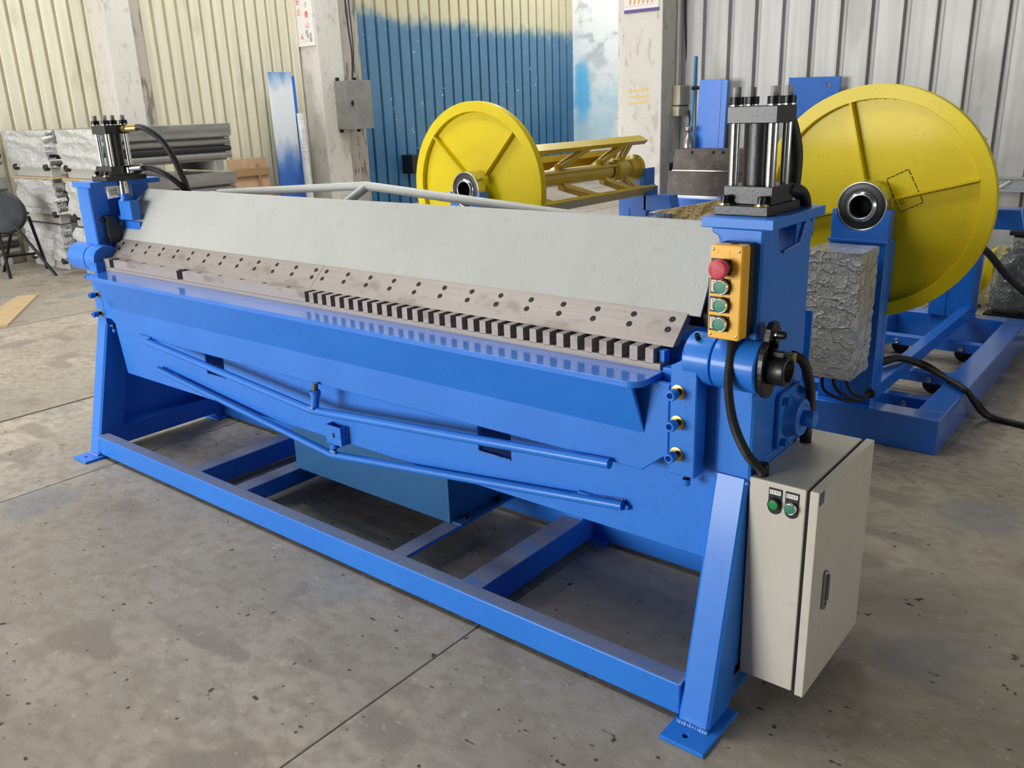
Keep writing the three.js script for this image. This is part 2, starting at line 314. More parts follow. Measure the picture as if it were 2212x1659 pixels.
    if (d.dir === 'down') {
      add('glow_pane', box(x - d.w / 2, x + d.w / 2, y + 0.02, y + 0.04, z - d.h / 2, z + d.h / 2, 0), glow);
      for (const s of [-1, 1]) { add('pane_frame', box(x + s * d.w / 2 - t, x + s * d.w / 2 + t, y - 0.005, YT, z - d.h / 2 - t, z + d.h / 2 + t, 0), fr); add('pane_frame', box(x - d.w / 2, x + d.w / 2, y - 0.005, YT, z + s * d.h / 2 - t, z + s * d.h / 2 + t, 0), fr); }
      L.position.set(x, y, z); L.rotation.x = -Math.PI / 2;
    } else if (d.dir === 'left') {
      add('glow_pane', box(x + 0.02, x + 0.04, y - d.h / 2, y + d.h / 2, z - d.w / 2, z + d.w / 2, 0), glow);
      for (const s of [-1, 1]) { add('pane_frame', box(x - 0.005, XR, y - d.h / 2 - 0.1, y + d.h / 2 + 0.1, z + s * (d.w / 2 + t) - t, z + s * (d.w / 2 + t) + t, 0), fr); add('pane_frame', box(x - 0.005, XR, y + s * (d.h / 2 + t) - t, y + s * (d.h / 2 + t) + t, z - d.w / 2, z + d.w / 2, 0), fr); }
      L.position.set(x, y, z); L.rotation.y = Math.PI / 2;
    } else {
      add('glow_pane', box(x - d.w / 2, x + d.w / 2, y - d.h / 2, y + d.h / 2, z + 0.03, z + 0.05, 0), glow);
      for (const s of [-1, 1]) { add('pane_frame', box(x + s * (d.w / 2 + 0.05) - t, x + s * (d.w / 2 + 0.05) + t, 0, 3.65, z + 0.01, ZF + 0.1, 0), fr); add('pane_frame', box(x - d.w / 2 - 0.1, x + d.w / 2 + 0.1, y + s * (d.h / 2 + 0.05) - t, y + s * (d.h / 2 + 0.05) + t, z + 0.01, ZF + 0.1, 0), fr); }
      L.position.set(x, y, z); L.rotation.y = 0;
    }
    scene.add(L);
  });

  // ---- pillars
  const pm = tex(512, 512, 1.7, 2.6, (u, v) => { const n = fbm(u, v, 8, 6, 4, 251), k = fbm(u, v, 40, 26, 3, 257), f = vnoise(u * 120, v * 160, 120, 160, 259); let c = mixc([212, 207, 199], [202, 197, 188], n); c = mixc(c, [150, 142, 132], sstep(0.6, 0.8, k) * 0.35); return mixc(c, [120, 113, 106], sstep(0.93, 0.97, f) * 0.5); });
  const pillarM = S({ map: pm, roughness: 0.85, bumpMap: fine, bumpScale: 0.0015 });
  const grime = tex(512, 512, 1.3, 3.1, (u, v) => { const n = fbm(u, v, 6, 6, 4, 261), k = fbm(u, v, 24, 14, 4, 263); let c = mixc([186, 178, 166], [170, 162, 150], n); c = mixc(c, [92, 86, 80], sstep(0.58, 0.7, k) * 0.6); return c; });
  const grimeM = S({ map: grime, roughness: 0.9, bumpMap: fine, bumpScale: 0.002 });
  const p1 = structGroup('pillar', 'white concrete pillar behind the wrapped bundles', 'pillar');
  core(p1, box(XW, -10.6, 0, YT, -5.83, -5.48, 0.012), pillarM); p1.children[0].name = 'shaft';
  { const m = new THREE.Mesh(ready(box(XW, -10.72, 0, YT, -6.02, -5.83, 0.01)), grimeM); m.name = 'flashing'; p1.add(m); }
  const p2 = structGroup('pillar_001', 'white concrete pillar carrying the grey electrical box', 'pillar');
  core(p2, box(XW, -10.56, 0, YT, -9.06, -8.6, 0.012), pillarM); p2.children[0].name = 'shaft';
  { const m = new THREE.Mesh(ready(box(XW, -10.66, 0, YT, -9.32, -9.06, 0.01)), grimeM); m.name = 'flashing'; p2.add(m); const m2 = new THREE.Mesh(ready(box(XW, -10.8, 0, YT, -9.62, -9.32, 0.01)), grimeM); m2.name = 'flashing'; p2.add(m2); }
  const p3 = structGroup('pillar_002', 'white concrete pillar with tape strips in front of the grey wall', 'pillar');
  core(p3, box(-4.735, -4.285, 0, YT, ZB, -7.56, 0.012), pillarM); p3.children[0].name = 'shaft';
  { const m = new THREE.Mesh(ready(box(-4.81, -4.735, 1.22, YT, ZB, -7.62, 0.008)), pillarM); m.name = 'door_jamb'; p3.add(m); const m2 = new THREE.Mesh(ready(box(-4.805, -4.735, 0, 1.22, ZB, -7.66, 0.01)), S({ map: wear([60, 58, 58], [92, 90, 88], [40, 38, 38], 77, 0.5), roughness: 0.9 })); m2.name = 'jamb_foot'; p3.add(m2); }
  // horizontal rail on the grey wall
  const rl = structGroup('trim_1', 'grey steel rail with an oblong slot along the back wall', 'rail');
  core(rl, prism('x', [[-7.96, 0.765], [-7.9, 0.765], [-7.9, 0.785], [-7.925, 0.79], [-7.925, 0.86], [-7.9, 0.865], [-7.9, 0.88], [-7.96, 0.88]], -2.2, 4.9, 0.001), S({ color: 0xa2a5a8, roughness: 0.45, metalness: 0.2 })); rl.children[0].name = 'channel';
  { const m = new THREE.Mesh(ready(cyl(V(-1.385, 0.795, -7.92), V(-1.31, 0.85, -7.92), 0.014, 0.014, 12)), S({ color: 0xc9cbcd, roughness: 0.4 })); m.name = 'slot'; rl.add(m); }
}

// ================================================================== the folding machine
{
  const F = thing('folding_machine', 'long blue sheet metal folding machine with grey slanted cover and toothed steel blade', 'machine', [-2.43, 0, -2.02]);
  const AX = { y: 0.95, z: -1.84 };
  const legZ = (y) => -1.675 - 0.24 * y;
  // ---- base frame
  for (const [xi, xo] of [[-0.867, -0.78], [-3.995, -4.083]]) {
    const x0 = Math.min(xi, xo), x1 = Math.max(xi, xo), s = xo > xi ? 1 : -1;
    const leg = part(F, 'leg', prism('x', [[-1.675, 0.012], [legZ(0.66), 0.66], [legZ(0.66) - 0.12, 0.66], [-1.80, 0.012]], x0, x1, 0.008), M.blue);
    const fx0 = x0 - 0.012, fx1 = x1 + 0.024;
    const hole = []; for (let i = 0; i < 16; i++) { const a = i / 16 * 6.2832; hole.push([(x0 + x1) / 2 + 0.008 * Math.cos(a), -1.636 + 0.008 * Math.sin(a)]); }
    part(leg, 'foot_plate', prism('y', [[fx0, -1.6], [fx1, -1.6], [fx1, -1.80], [fx0, -1.80]], 0, 0.012, 0.0015, [hole]), M.blue);
    welds(leg, [[[x0, 0.014, -1.673], [x1, 0.014, -1.673], 0.006, 12], [[s > 0 ? x0 : x1, 0.03, -1.694], [s > 0 ? x0 : x1, 0.11, -1.71], 0.005, 8]]);
    const rleg = part(F, 'leg', prism('x', [[-2.43, 0.012], [-2.33, 0.012], [-2.04, 0.66], [-2.14, 0.66]], x0, x1, 0.006), M.blue);
    part(rleg, 'foot_plate', prism('y', [[fx0, -2.31], [fx1, -2.31], [fx1, -2.5], [fx0, -2.5]], 0, 0.012, 0.0015), M.blue);
    part(F, 'side_rail', box(x0 + 0.002, x1 - 0.002, 0.035, 0.13, -2.4, -1.74, 0.004), M.blue);
    const px = s > 0 ? [xo - 0.014, xo - 0.002] : [xo + 0.002, xo + 0.014];
    part(F, 'side_plate', prism('x', [[-1.74, 0.1], [-2.36, 0.1], [-2.12, 0.66], [-1.88, 0.66]], px[0], px[1], 0.001), M.blue);
  }
  const rail = part(F, 'front_rail', box(-3.994, -0.868, 0.018, 0.113, -1.742, -1.687, 0.006), M.blue);
  welds(rail, [[[-0.87, 0.112, -1.69], [-0.87, 0.112, -1.74], 0.005, 8], [[-3.992, 0.1, -1.688], [-3.992, 0.03, -1.688], 0.005, 8]]);
  part(rail, 'dust_film', box(-3.99, -0.872, 0.1128, 0.1134, -1.739, -1.69, 0), M.dusty);
  part(F, 'rear_rail', box(-3.994, -0.868, 0.018, 0.12, -2.42, -2.365, 0.005), M.blue);
  for (const [a, b, y0] of [[-3.262, -3.18, 0.025], [-2.932, -2.85, 0.045], [-2.003, -1.933, 0.1], [-1.682, -1.592, 0.02]]) { const cb = part(F, 'cross_beam', box(a, b, y0, 0.1125, -2.366, -1.741, 0.004), M.blue); part(cb, 'dust_film', box(a + 0.003, b - 0.003, 0.1123, 0.1129, -2.36, -1.74, 0), M.dusty); }
  part(F, 'gusset', box(-1.68, -1.594, 0.112, 0.19, -2.366, -2.3, 0.003), M.blue);
  part(F, 'support_block', box(-1.70, -1.53, 0, 0.02, -2.42, -2.35, 0.003), M.blue);
  // ---- columns
  for (const C of [{ xi: -0.885, xo: -0.777, s: 1 }, { xi: -3.955, xo: -4.07, s: -1 }]) {
    const { xi, xo, s } = C, x0 = Math.min(xi, xo), x1 = Math.max(xi, xo);
    const fl = s > 0 ? [[-0.868, 0.62], [x1, 0.62], [x1, 1.27], [-0.905, 1.27], [-0.903, 1.256], [-0.882, 1.245], [-0.868, 1.215]] : [[x0, 0.62], [x1, 0.62], [x1, 1.27], [x0, 1.27]];
    const col = part(F, 'column', prism('z', fl, -1.925, -1.84, 0.005), M.blue);
    part(col, 'rear_post', box(x0 + 0.004, x1 - 0.004, 0.62, 1.27, -2.13, -2.05, 0.004), M.blue);
    if (s > 0) part(col, 'added_inner_plate', box(xi, xi + 0.01, 0.62, 1.27, -2.05, -1.925, 0.001), M.blue);  // added plate that keeps light out of the column opening
    const sx = s > 0 ? [xo - 0.012, xo + 0.0006] : [xo - 0.0006, xo + 0.012];
    part(col, 'side_plate', prism('x', [[-1.842, 0.62], [-2.14, 0.62], [-2.14, 0.88], [-2.132, 1.2], [-2.16, 1.27], [-1.846, 1.27]], sx[0], sx[1], 0.002, [[[-1.927, 1.258], [-2.085, 1.258], [-2.058, 1.213], [-2.04, 1.207], [-1.955, 1.2], [-1.936, 1.21]]]), M.blue);
    if (s > 0) welds(col, [[[-0.776, 1.215, -2.06], [-0.776, 1.255, -2.085], 0.006, 9], [[-0.776, 1.203, -1.96], [-0.776, 1.21, -2.05], 0.004, 14], [[-0.866, 0.655, -1.838], [-0.78, 0.648, -1.838], 0.006, 16], [[-0.776, 0.69, -1.86], [-0.776, 0.69, -2.1], 0.004, 26]]);
    const tp = part(F, 'top_plate', s > 0 ? prism('y', [[-0.92, -1.82], [-0.748, -1.82], [-0.748, -2.14], [-0.92, -2.14]], 1.27, 1.2935, 0.002) : prism('y', [[-4.055, -1.82], [-3.885, -1.82], [-3.885, -2.15], [-4.055, -2.15]], 1.27, 1.2935, 0.002), M.blue);
    // pivot tube fixed on the column
    const t0 = s > 0 ? -0.866 : -4.15, t1 = s > 0 ? -0.757 : -3.99;
    part(F, 'pivot_tube', lathe([[0, 0], [0.06, 0], [0.064, 0.004], [0.064, t1 - t0 - 0.004], [0.06, t1 - t0], [0, t1 - t0]], V(t0, AX.y, AX.z), V(1, 0, 0), 40), M.blue);
    // black slide guide
    const gx = s > 0 ? [-0.93, -0.886] : [-3.954, -3.922];
    const gd = part(F, 'slide_guide', prism('x', [[-1.885, 1.02], [-1.885, 1.14], [-1.925, 1.14], [-1.942, 1.1], [-1.942, 1.04], [-1.925, 1.015]], gx[0], gx[1], 0.003), M.black);
    const bg = ready(capBolt(0.009, 0.012));
    for (const y of [1.03, 1.12]) copyAt(gd, 'bolt', bg, M.oxide, V(s > 0 ? -0.908 : -3.94, y, -1.884), qTo(V(0, 0, 1)));
  }
  // ---- bed beam with two windows
  const wnd = (a, b, y0, y1) => [[a, y0], [b, y0], [b, y1], [a, y1]];
  const bed = part(F, 'bed_beam', prism('z', [[-3.912, 0.4], [-0.867, 0.4], [-0.867, 0.9], [-3.95, 0.9], [-3.95, 0.62]], -1.872, -1.85, 0.003, [wnd(-3.205, -3.07, 0.52, 0.605), wnd(-1.677, -1.547, 0.522, 0.605)]), M.blue);
  part(bed, 'rear_plate', box(-3.95, -0.87, 0.36, 0.9, -2.03, -2.01, 0.003), M.blue);
  part(F, 'added_shade_panel', box(-3.99, -0.87, 0.14, 0.95, -2.452, -2.444, 0.001), M.blue);  // unseen panel added to block light from the floor under the machine
  part(bed, 'bed_top', box(-3.95, -0.885, 0.9, 0.93, -2.03, -1.895, 0.003), M.blue);
  welds(bed, [[[-1.677, 0.522, -1.849], [-1.547, 0.522, -1.849], 0.004, 22], [[-3.2, 0.52, -1.849], [-3.07, 0.52, -1.849], 0.0035, 20], [[-1.315, 0.478, -1.848], [-1.135, 0.503, -1.848], 0.004, 26], [[-3.56, 0.487, -1.848], [-3.4, 0.468, -1.848], 0.004, 22]]);
  // lower truss rod of the bed, with its bracket and adjusting stud
  {
    const a = V(-3.575, 0.481, -1.832), b = V(-2.382, 0.352, -1.822), c = V(-1.135, 0.491, -1.832), r = 0.0135;
    const rod = part(F, 'truss_rod', merge([cyl(a, b, r, r, 16), cyl(b, c, r, r, 16), new THREE.SphereGeometry(r, 14, 10).translate(b.x, b.y, b.z)]), M.blue);
    part(rod, 'end_tab', box(-3.6, -3.44, 0.466, 0.478, -1.851, -1.835, 0.002), M.blue);
    part(rod, 'end_tab', box(-1.29, -1.12, 0.478, 0.492, -1.851, -1.835, 0.002), M.blue);
    const br = part(F, 'rod_bracket', prism('y', [[-2.394, -1.815], [-2.312, -1.815], [-2.312, -1.851], [-2.318, -1.851], [-2.318, -1.821], [-2.388, -1.821], [-2.388, -1.851], [-2.394, -1.851]], 0.4, 0.472, 0.001), M.blue);
    part(br, 'bracket_base', box(-2.392, -2.314, 0.4, 0.408, -1.85, -1.817, 0.001), M.blue);
    part(br, 'slot', box(-2.356, -2.345, 0.428, 0.446, -1.8155, -1.8135, 0.002), M.voidBlack);
    part(br, 'hex_nut', orient(hexG(0.019, 0.018), V(-2.366, 0.382, -1.826), V(0, 1, 0)), M.blue);
    part(br, 'stud', cyl(V(-2.374, 0.355, -1.824), V(-2.366, 0.405, -1.826), 0.011, 0.011, 14), M.darkSteel);
    welds(br, [[[-2.385, 0.369, -1.82], [-2.345, 0.372, -1.81], 0.007, 5], [[-2.31, 0.4, -1.846], [-2.31, 0.47, -1.846], 0.005, 8]]);
  }
  // ---- oil tank under the bed
  const tank = part(F, 'oil_tank', box(-2.866, -1.972, 0.1145, 0.43, -2.3, -2.002, 0.003), M.teal);
  part(tank, 'tank_lip', box(-1.972, -1.925, 0.1135, 0.121, -2.32, -2.01, 0.001), M.teal);
  { const bg = ready(hexG(0.011, 0.012)); for (const z of [-2.06, -2.24]) copyAt(tank, 'bolt', bg, M.oxide, V(-1.948, 0.121, z)); }

  // ---- folding beam: apron plate, sloping web and top flange
  const ap = part(F, 'folding_beam', prism('z', [[-3.884, 0.69], [-3.83, 0.69], [-3.745, 0.64], [-1.045, 0.64], [-0.985, 0.69], [-0.97, 0.69], [-0.97, 0.887], [-3.884, 0.887]], -1.8, -1.78, 0.003), M.blue);
  part(ap, 'sloping_web', prism('x', [[-1.713, 0.887], [-1.728, 0.887], [-1.788, 0.748], [-1.781, 0.742]], -3.815, -1.04, 0.002), M.blue);
  {
    const fl = []; const cr = (cx, cz, r, a0) => { for (let i = 0; i <= 8; i++) { const a = a0 + i / 8 * Math.PI / 2; fl.push([cx + r * Math.cos(a), cz + r * Math.sin(a)]); } };
    // outline in x,z: rounded at the two front corners
    fl.push([-3.9, -1.838], [-1.012, -1.838]); cr(-1.05, -1.738, 0.038, 0); cr(-3.82, -1.725, 0.025, Math.PI / 2); fl.push([-3.845, -1.79]);
    part(ap, 'top_flange', prism('y', fl.reverse(), 0.887, 0.9035, 0.0015), M.blueGloss);
  }
  part(ap, 'back_web', box(-3.884, -0.985, 0.86, 0.905, -1.848, -1.82, 0.002), M.blue);
  part(ap, 'end_lug', box(-1.012, -0.975, 0.878, 0.915, -1.868, -1.818, 0.002), M.blue);
  part(ap, 'rod_tab', box(-3.585, -3.49, 0.622, 0.655, -1.79, -1.772, 0.002), M.blue);
  part(ap, 'paint_drip', merge([lathe([[0, 0], [0.003, 0], [0, 0.002]], V(-2.1, 0.68, -1.78), V(0, 0, 1), 8), cyl(V(-2.1, 0.68, -1.779), V(-2.085, 0.676, -1.779), 0.0015, 0.0005, 6)]), M.weld);
  // upper truss rod
  {
    const a = V(-3.5, 0.636, -1.766), b = V(-2.385, 0.545, -1.757), c = V(-1.135, 0.641, -1.766), r = 0.0145;
    const rod = part(F, 'truss_rod', merge([cyl(a, b, r, r, 16), cyl(b, c, r, r, 16), new THREE.SphereGeometry(r, 14, 10).translate(b.x, b.y, b.z)]), M.blue);
    part(rod, 'strut', cyl(V(-2.368, 0.555, -1.757), V(-2.36, 0.606, -1.761), 0.0155, 0.0155, 18), M.blue);
    part(rod, 'hex_nut', orient(hexG(0.021, 0.016), V(-2.36, 0.606, -1.761), V(0, 1, 0)), M.blue);
    part(rod, 'stud', cyl(V(-2.365, 0.61, -1.763), V(-2.361, 0.647, -1.767), 0.0105, 0.0105, 14), M.darkSteel);
    welds(rod, [[[-2.385, 0.559, -1.744], [-2.358, 0.56, -1.744], 0.006, 6], [[-2.37, 0.646, -1.76], [-2.355, 0.646, -1.77], 0.006, 4]]);
  }
  // ---- toothed folding blade
  {
    const yb = 0.9035, ym = 0.921, yt = 0.9575, zf = -1.82, zr = -1.868;
    const comb = part(F, 'folding_blade', box(-3.921, -1.02, yb, ym, zr, zf, 0.001), M.steel);
    const slots = [[-3.836, -3.797], [-3.272, -3.228]]; for (let i = 0; i < 30; i++) { const c = -2.4245 + i * 0.04652; slots.push([c - 0.0117, c + 0.0117]); }
    let x = -3.921;
    for (const [a, b] of [...slots, [-1.0405, 0]]) { part(comb, 'tooth', box(x, a, ym - 0.002, yt, zr, zf, 0), M.steel); x = b; }
    part(comb, 'end_stop', box(-1.036, -1.02, ym, 0.95, -1.868, -1.84, 0.001), M.blue);
    const hg = ready(new THREE.CylinderGeometry(0.008, 0.008, 0.0012, 14));
    for (let i = 0; i < 9; i++) copyAt(comb, 'screw_hole', hg, M.voidBlack, V(-3.72 + i * 0.145, yt + 0.0001, -1.846));
    copyAt(comb, 'screw_hole', hg, M.voidBlack, V(-3.86, 0.9042, -1.80), null);
  }
  // ---- clamping blade: two ground bars with paired screws
  {
    const N = V(0, Math.cos(R(43)), Math.sin(R(43))), U = V(0, Math.sin(R(43)), -Math.cos(R(43)));   // face normal and up-slope direction
    const z0 = -1.861, y0 = 0.957, L = 0.105, T = 0.024;
    const prof = [[z0, y0], [z0 + U.z * L, y0 + U.y * L], [z0 + U.z * L - N.z * T, y0 + U.y * L - N.y * T], [z0 + U.z * 0.02 - N.z * T, y0 + U.y * 0.02 - N.y * T], [z0 - 0.006, y0 - 0.001]];
    const bars = [[-3.935, -2.4605], [-2.4595, -1.008]].map(([a, b]) => part(F, 'clamping_blade', prism('x', prof, a, b, 0.0008), M.steel));
    const sg = ready(new THREE.LatheGeometry([[0, 0.0002], [0.0038, 0.0002], [0.0042, 0.0012], [0.0068, 0.0012], [0.0074, 0.0004], [0.0088, 0.0003]].map(q => new THREE.Vector2(...q)), 14));
    const q = qTo(N);
    for (let i = 0; i < 25 + 1; i++) {
      const x = i < 13 ? -3.877 + i * 0.11575 : -2.429 + (i - 13) * 0.11542;
      for (const [t, dx] of [[0.05, 0], [0.082, 0.0]]) { const p = V(x, y0, z0).addScaledVector(U, t).addScaledVector(N, 0.0004); copyAt(bars[i < 13 ? 0 : 1], 'screw', sg, M.socket, p, q); }
    }
  }
  // ---- clamping beam with its grey cover plate
  {
    const bt = { z: -1.944, y: 1.022 }, tp = { z: -2.062, y: 1.246 };
    const at = (x, t) => V(x, bt.y + (tp.y - bt.y) * t, bt.z + (tp.z - bt.z) * t);
    const L = Math.hypot(tp.z - bt.z, tp.y - bt.y);
    // outline in (x, t): t runs up the slope
    const outline = [[-0.974, 0], [-0.974, 0.8], [-1.0, 1], [-3.838, 1], [-3.945, 0.62], [-3.985, 0.5], [-3.99, 0.2], [-4.003, 0]];
    const sh = new THREE.Shape(outline.map(([x, t]) => new THREE.Vector2(x, t * L)));
    const g = new THREE.ExtrudeGeometry(sh, { depth: 0.005, bevelEnabled: true, bevelSize: 0.0008, bevelThickness: 0.0008, bevelOffset: -0.0008, bevelSegments: 1 });
    const up = V(0, (tp.y - bt.y) / L, (tp.z - bt.z) / L), nn = V(1, 0, 0).cross(up);
    g.applyMatrix4(new THREE.Matrix4().makeBasis(V(1, 0, 0), up, nn)); g.translate(0, bt.y, bt.z);
    const cover = part(F, 'cover_plate', g, M.cover, 'pale grey slanted cover plate');
    part(cover, 'back_plate', box(-3.83, -1.0, 1.0, 1.238, -2.085, -2.07, 0.002), M.cover);
    const beam = part(F, 'clamping_beam', prism('x', [[-1.948, 1.012], [-2.05, 1.23], [-2.2, 1.23], [-2.2, 0.965], [-1.95, 0.965]], -3.8, -1.03, 0.003), M.cover);
    part(beam, 'end_bracket', box(-1.03, -0.935, 0.985, 1.05, -2.06, -1.985, 0.003), M.black);
    part(beam, 'end_bracket', box(-3.93, -3.79, 0.995, 1.11, -2.05, -1.965, 0.003), M.blueDeep);
    part(beam, 'lifting_lug', merge([prism('z', [[-3.935, 1.118], [-3.795, 1.118], [-3.795, 1.205], [-3.9, 1.205], [-3.9, 1.134], [-3.935, 1.134]], -1.985, -1.94, 0.003)]), M.blue);
    // grey truss rod behind the cover
    const a = V(-3.62, 1.215, -2.285), b = V(-2.612, 1.274, -2.3), c = V(-1.48, 1.2, -2.285), r = 0.0165;
    const rod = part(F, 'truss_rod', merge([cyl(a, b, r, r, 18), cyl(b, c, r, r, 18), new THREE.SphereGeometry(r, 16, 10).translate(b.x, b.y, b.z)]), M.cover, 'grey cranked truss rod behind the cover');
    part(rod, 'strut', cyl(V(-2.61, 1.268, -2.298), V(-2.655, 1.2, -2.2), 0.0175, 0.0175, 18), M.cover);
    part(rod, 'rod_end', box(-3.7, -3.58, 1.195, 1.22, -2.3, -2.2, 0.003), M.cover);
    part(rod, 'rod_end', box(-1.54, -1.42, 1.185, 1.21, -2.3, -2.2, 0.003), M.cover);
  }
  // ---- swing arms of the folding beam
  for (const A of [{ x0: -0.969, x1: -0.897, b0: -0.94, b1: -0.868, s: 1 }, { x0: -3.957, x1: -3.885, b0: -3.985, b1: -3.892, s: -1 }]) {
    const ns = A.s > 0 ? [[A.x0, 0.652], [A.x1, 0.652], [A.x1, 0.936], [A.x1 + 0.0, 0.95], [A.b0, 0.98], [A.b0, 0.956], [A.b0 - 0.006, 0.948], [A.x0, 0.936]] : [[A.x0, 0.652], [A.x1, 0.652], [A.x1, 0.945], [A.x0, 0.945]];
    const arm = part(F, 'swing_arm', prism('z', ns, -1.836, -1.78, 0.003), M.blue);
    const w = A.b1 - A.b0;
    part(arm, 'pivot_boss', lathe([[0, 0], [0.06, 0], [0.0635, 0.004], [0.0635, w - 0.004], [0.06, w], [0.052, w], [0.051, w - 0.002], [0, w - 0.002]], V(A.b0, AX.y, AX.z), V(1, 0, 0), 40), M.blue);
    const bg = ready(capBolt(0.0135, 0.024)), wg = ready(lathe([[0.008, 0], [0.0185, 0], [0.0185, 0.0028], [0.008, 0.0028]], V(0, 0, 0), V(0, 1, 0), 22)), sg = ready(new THREE.CylinderGeometry(0.0085, 0.0085, 0.016, 12).translate(0, 0.008, 0));
    const q = qTo(V(0, 0, 1)), bx = A.s > 0 ? -0.947 : -3.918;
    for (const y of A.s > 0 ? [0.872, 0.792, 0.708] : [0.883, 0.797, 0.709]) { copyAt(arm, 'washer', wg, M.zinc, V(bx, y, -1.78), q); copyAt(arm, 'bolt_shank', sg, M.oxide, V(bx, y, -1.777), q); copyAt(arm, 'bolt', bg, M.blue, V(bx, y, -1.764), q); }
    if (A.s > 0) copyAt(arm, 'set_screw', ready(capBolt(0.0065, 0.016)), M.oxide, V(-0.912, AX.y + 0.055, AX.z + 0.032), qTo(V(0, 0.85, 0.5)));
    const ax2 = A.s > 0 ? -0.93 : -3.87;
    copyAt(arm, 'bolt_shank', ready(new THREE.CylinderGeometry(0.0065, 0.0065, 0.03, 12).translate(0, -0.012, 0)), M.oxide, V(ax2, 0.652, -1.805));
    copyAt(arm, 'adjusting_bolt', ready(capBolt(0.0105, 0.017)), M.blue, V(ax2, 0.636, -1.805), qTo(V(0, -1, 0)));
  }
  // ---- black pivot cap on the right
  {
    const pts = []; const R0 = 0.078; for (let i = 0; i <= 26; i++) { const a = R(35) + i / 26 * R(292); pts.push([AX.z - R0 * Math.cos(a) * 0.95, AX.y + R0 * Math.sin(a)]); }
    const ov = []; for (let i = 0; i < 30; i++) { const a = i / 30 * 6.2832; ov.push([AX.z + 0.05 * Math.cos(a), AX.y + 0.072 * Math.sin(a)]); }
    const lobe = [[-1.815, 0.99], [-1.832, 1.045], [-1.85, 1.058], [-1.876, 1.056], [-1.892, 1.035], [-1.885, 0.99]];
    const cap = part(F, 'pivot_cap', merge([prism('x', ov, -0.757, -0.742, 0.0015), prism('x', lobe, -0.757, -0.742, 0.0015)]), M.black);
    part(cap, 'socket_boss', lathe([[0, 0], [0.036, 0], [0.036, 0.04], [0.034, 0.044], [0.0265, 0.044], [0.025, 0.016], [0, 0.016]], V(-0.742, AX.y, AX.z), V(1, 0, 0), 30), M.black);
    part(cap, 'key', box(-0.742, -0.708, AX.y + 0.03, AX.y + 0.045, AX.z - 0.006, AX.z + 0.01, 0.002), M.black);
    part(cap, 'hex_nut', orient(hexG(0.0115, 0.008), V(-0.742, 1.03, -1.852), V(1, 0, 0)), M.chrome);
    part(cap, 'bolt', orient(capBolt(0.0095, 0.018), V(-0.734, 1.03, -1.852), V(1, 0, 0)), M.oxide);
  }
  // ---- flanged bearing low on the right column
  {
    const cz = -2.045, cy = 0.768, x = -0.776;
    const rd = []; const rc = (a, b, r, s) => { for (let i = 0; i <= 5; i++) { const t = s + i / 5 * Math.PI / 2; rd.push([cz + a + r * Math.cos(t), cy + b + r * Math.sin(t)]); } };
    rc(0.06, 0.06, 0.015, 0); rc(-0.06, 0.06, 0.015, Math.PI / 2); rc(-0.06, -0.06, 0.015, Math.PI); rc(0.06, -0.06, 0.015, 1.5 * Math.PI);
    const b = part(F, 'flange_bearing', prism('x', rd.reverse(), x, x + 0.014, 0.003), M.blue);
    part(b, 'housing', lathe([[0.06, 0], [0.05, 0.018], [0.05, 0.03], [0.046, 0.034], [0.036, 0.034], [0.034, 0.026], [0, 0.026]], V(x + 0.013, cy, cz), V(1, 0, 0), 30), M.blue);
    part(b, 'inner_ring', lathe([[0.034, 0], [0.034, 0.014], [0.03, 0.017], [0, 0.017]], V(x + 0.03, cy, cz), V(1, 0, 0), 26), M.blue);
    part(b, 'shaft', lathe([[0, 0], [0.021, 0], [0.021, 0.03], [0.018, 0.033], [0, 0.033]], V(x + 0.045, cy, cz), V(1, 0, 0), 24), M.blue);
    const bg = ready(capBolt(0.0105, 0.017));
    for (const [dz, dy] of [[0.055, 0.055], [-0.055, 0.055], [0.055, -0.055], [-0.055, -0.055]]) copyAt(b, 'bolt', bg, M.blue, V(x + 0.014, cy + dy, cz + dz), qTo(V(1, 0, 0)));
  }
  // ---- hydraulic cylinders
  for (const c of [{ x: -0.845, z: -1.955, s: 1 }, { x: -3.905, z: -1.965, s: -1 }]) {
    const { x, z, s } = c, h = 0.06;
    const H = part(F, 'hydraulic_cylinder', cyl(V(x, 1.35, z), V(x, 1.5, z), 0.038, 0.038, 32), M.black);
    part(H, 'mounting_plate', box(x - 0.068, x + 0.064, 1.2935, 1.3155, z - 0.1, z + 0.09, 0.002), M.black);
    part(H, 'base_block', box(x - h, x + h, 1.3155, 1.357, z - 0.066, z + 0.058, 0.002), M.black);
    part(H, 'head_block', box(x - h, x + h, 1.495, 1.533, z - 0.054, z + 0.056, 0.002), M.black);
    const ng = ready(hexG(0.0175, 0.017)), wg = ready(new THREE.CylinderGeometry(0.016, 0.016, 0.003, 20).translate(0, 0.0015, 0));
    const tg = []; for (let i = 0; i < 9; i++) tg.push(new THREE.CylinderGeometry(0.0102, 0.009, 0.0026, 14, 1, false).translate(0, i * 0.0026, 0)); const thr = merge(tg);
    const rg = ready(new THREE.CylinderGeometry(0.0108, 0.0108, 0.145, 18).translate(0, 0.0725, 0));
    for (const [dx, dz] of [[-1, 1], [1, 1], [1, -1], [-1, -1]]) {
      const px = x + dx * 0.045, pz = z + dz * 0.041;
      copyAt(H, 'tie_rod', rg, M.chrome, V(px, 1.354, pz)); copyAt(H, 'washer', wg, M.chrome, V(px, 1.533, pz)); copyAt(H, 'hex_nut', ng, M.oxide, V(px, 1.536, pz), new THREE.Quaternion().setFromAxisAngle(V(0, 1, 0), dx * 0.4 + dz)); copyAt(H, 'thread', thr, M.thread, V(px, 1.552, pz));
    }
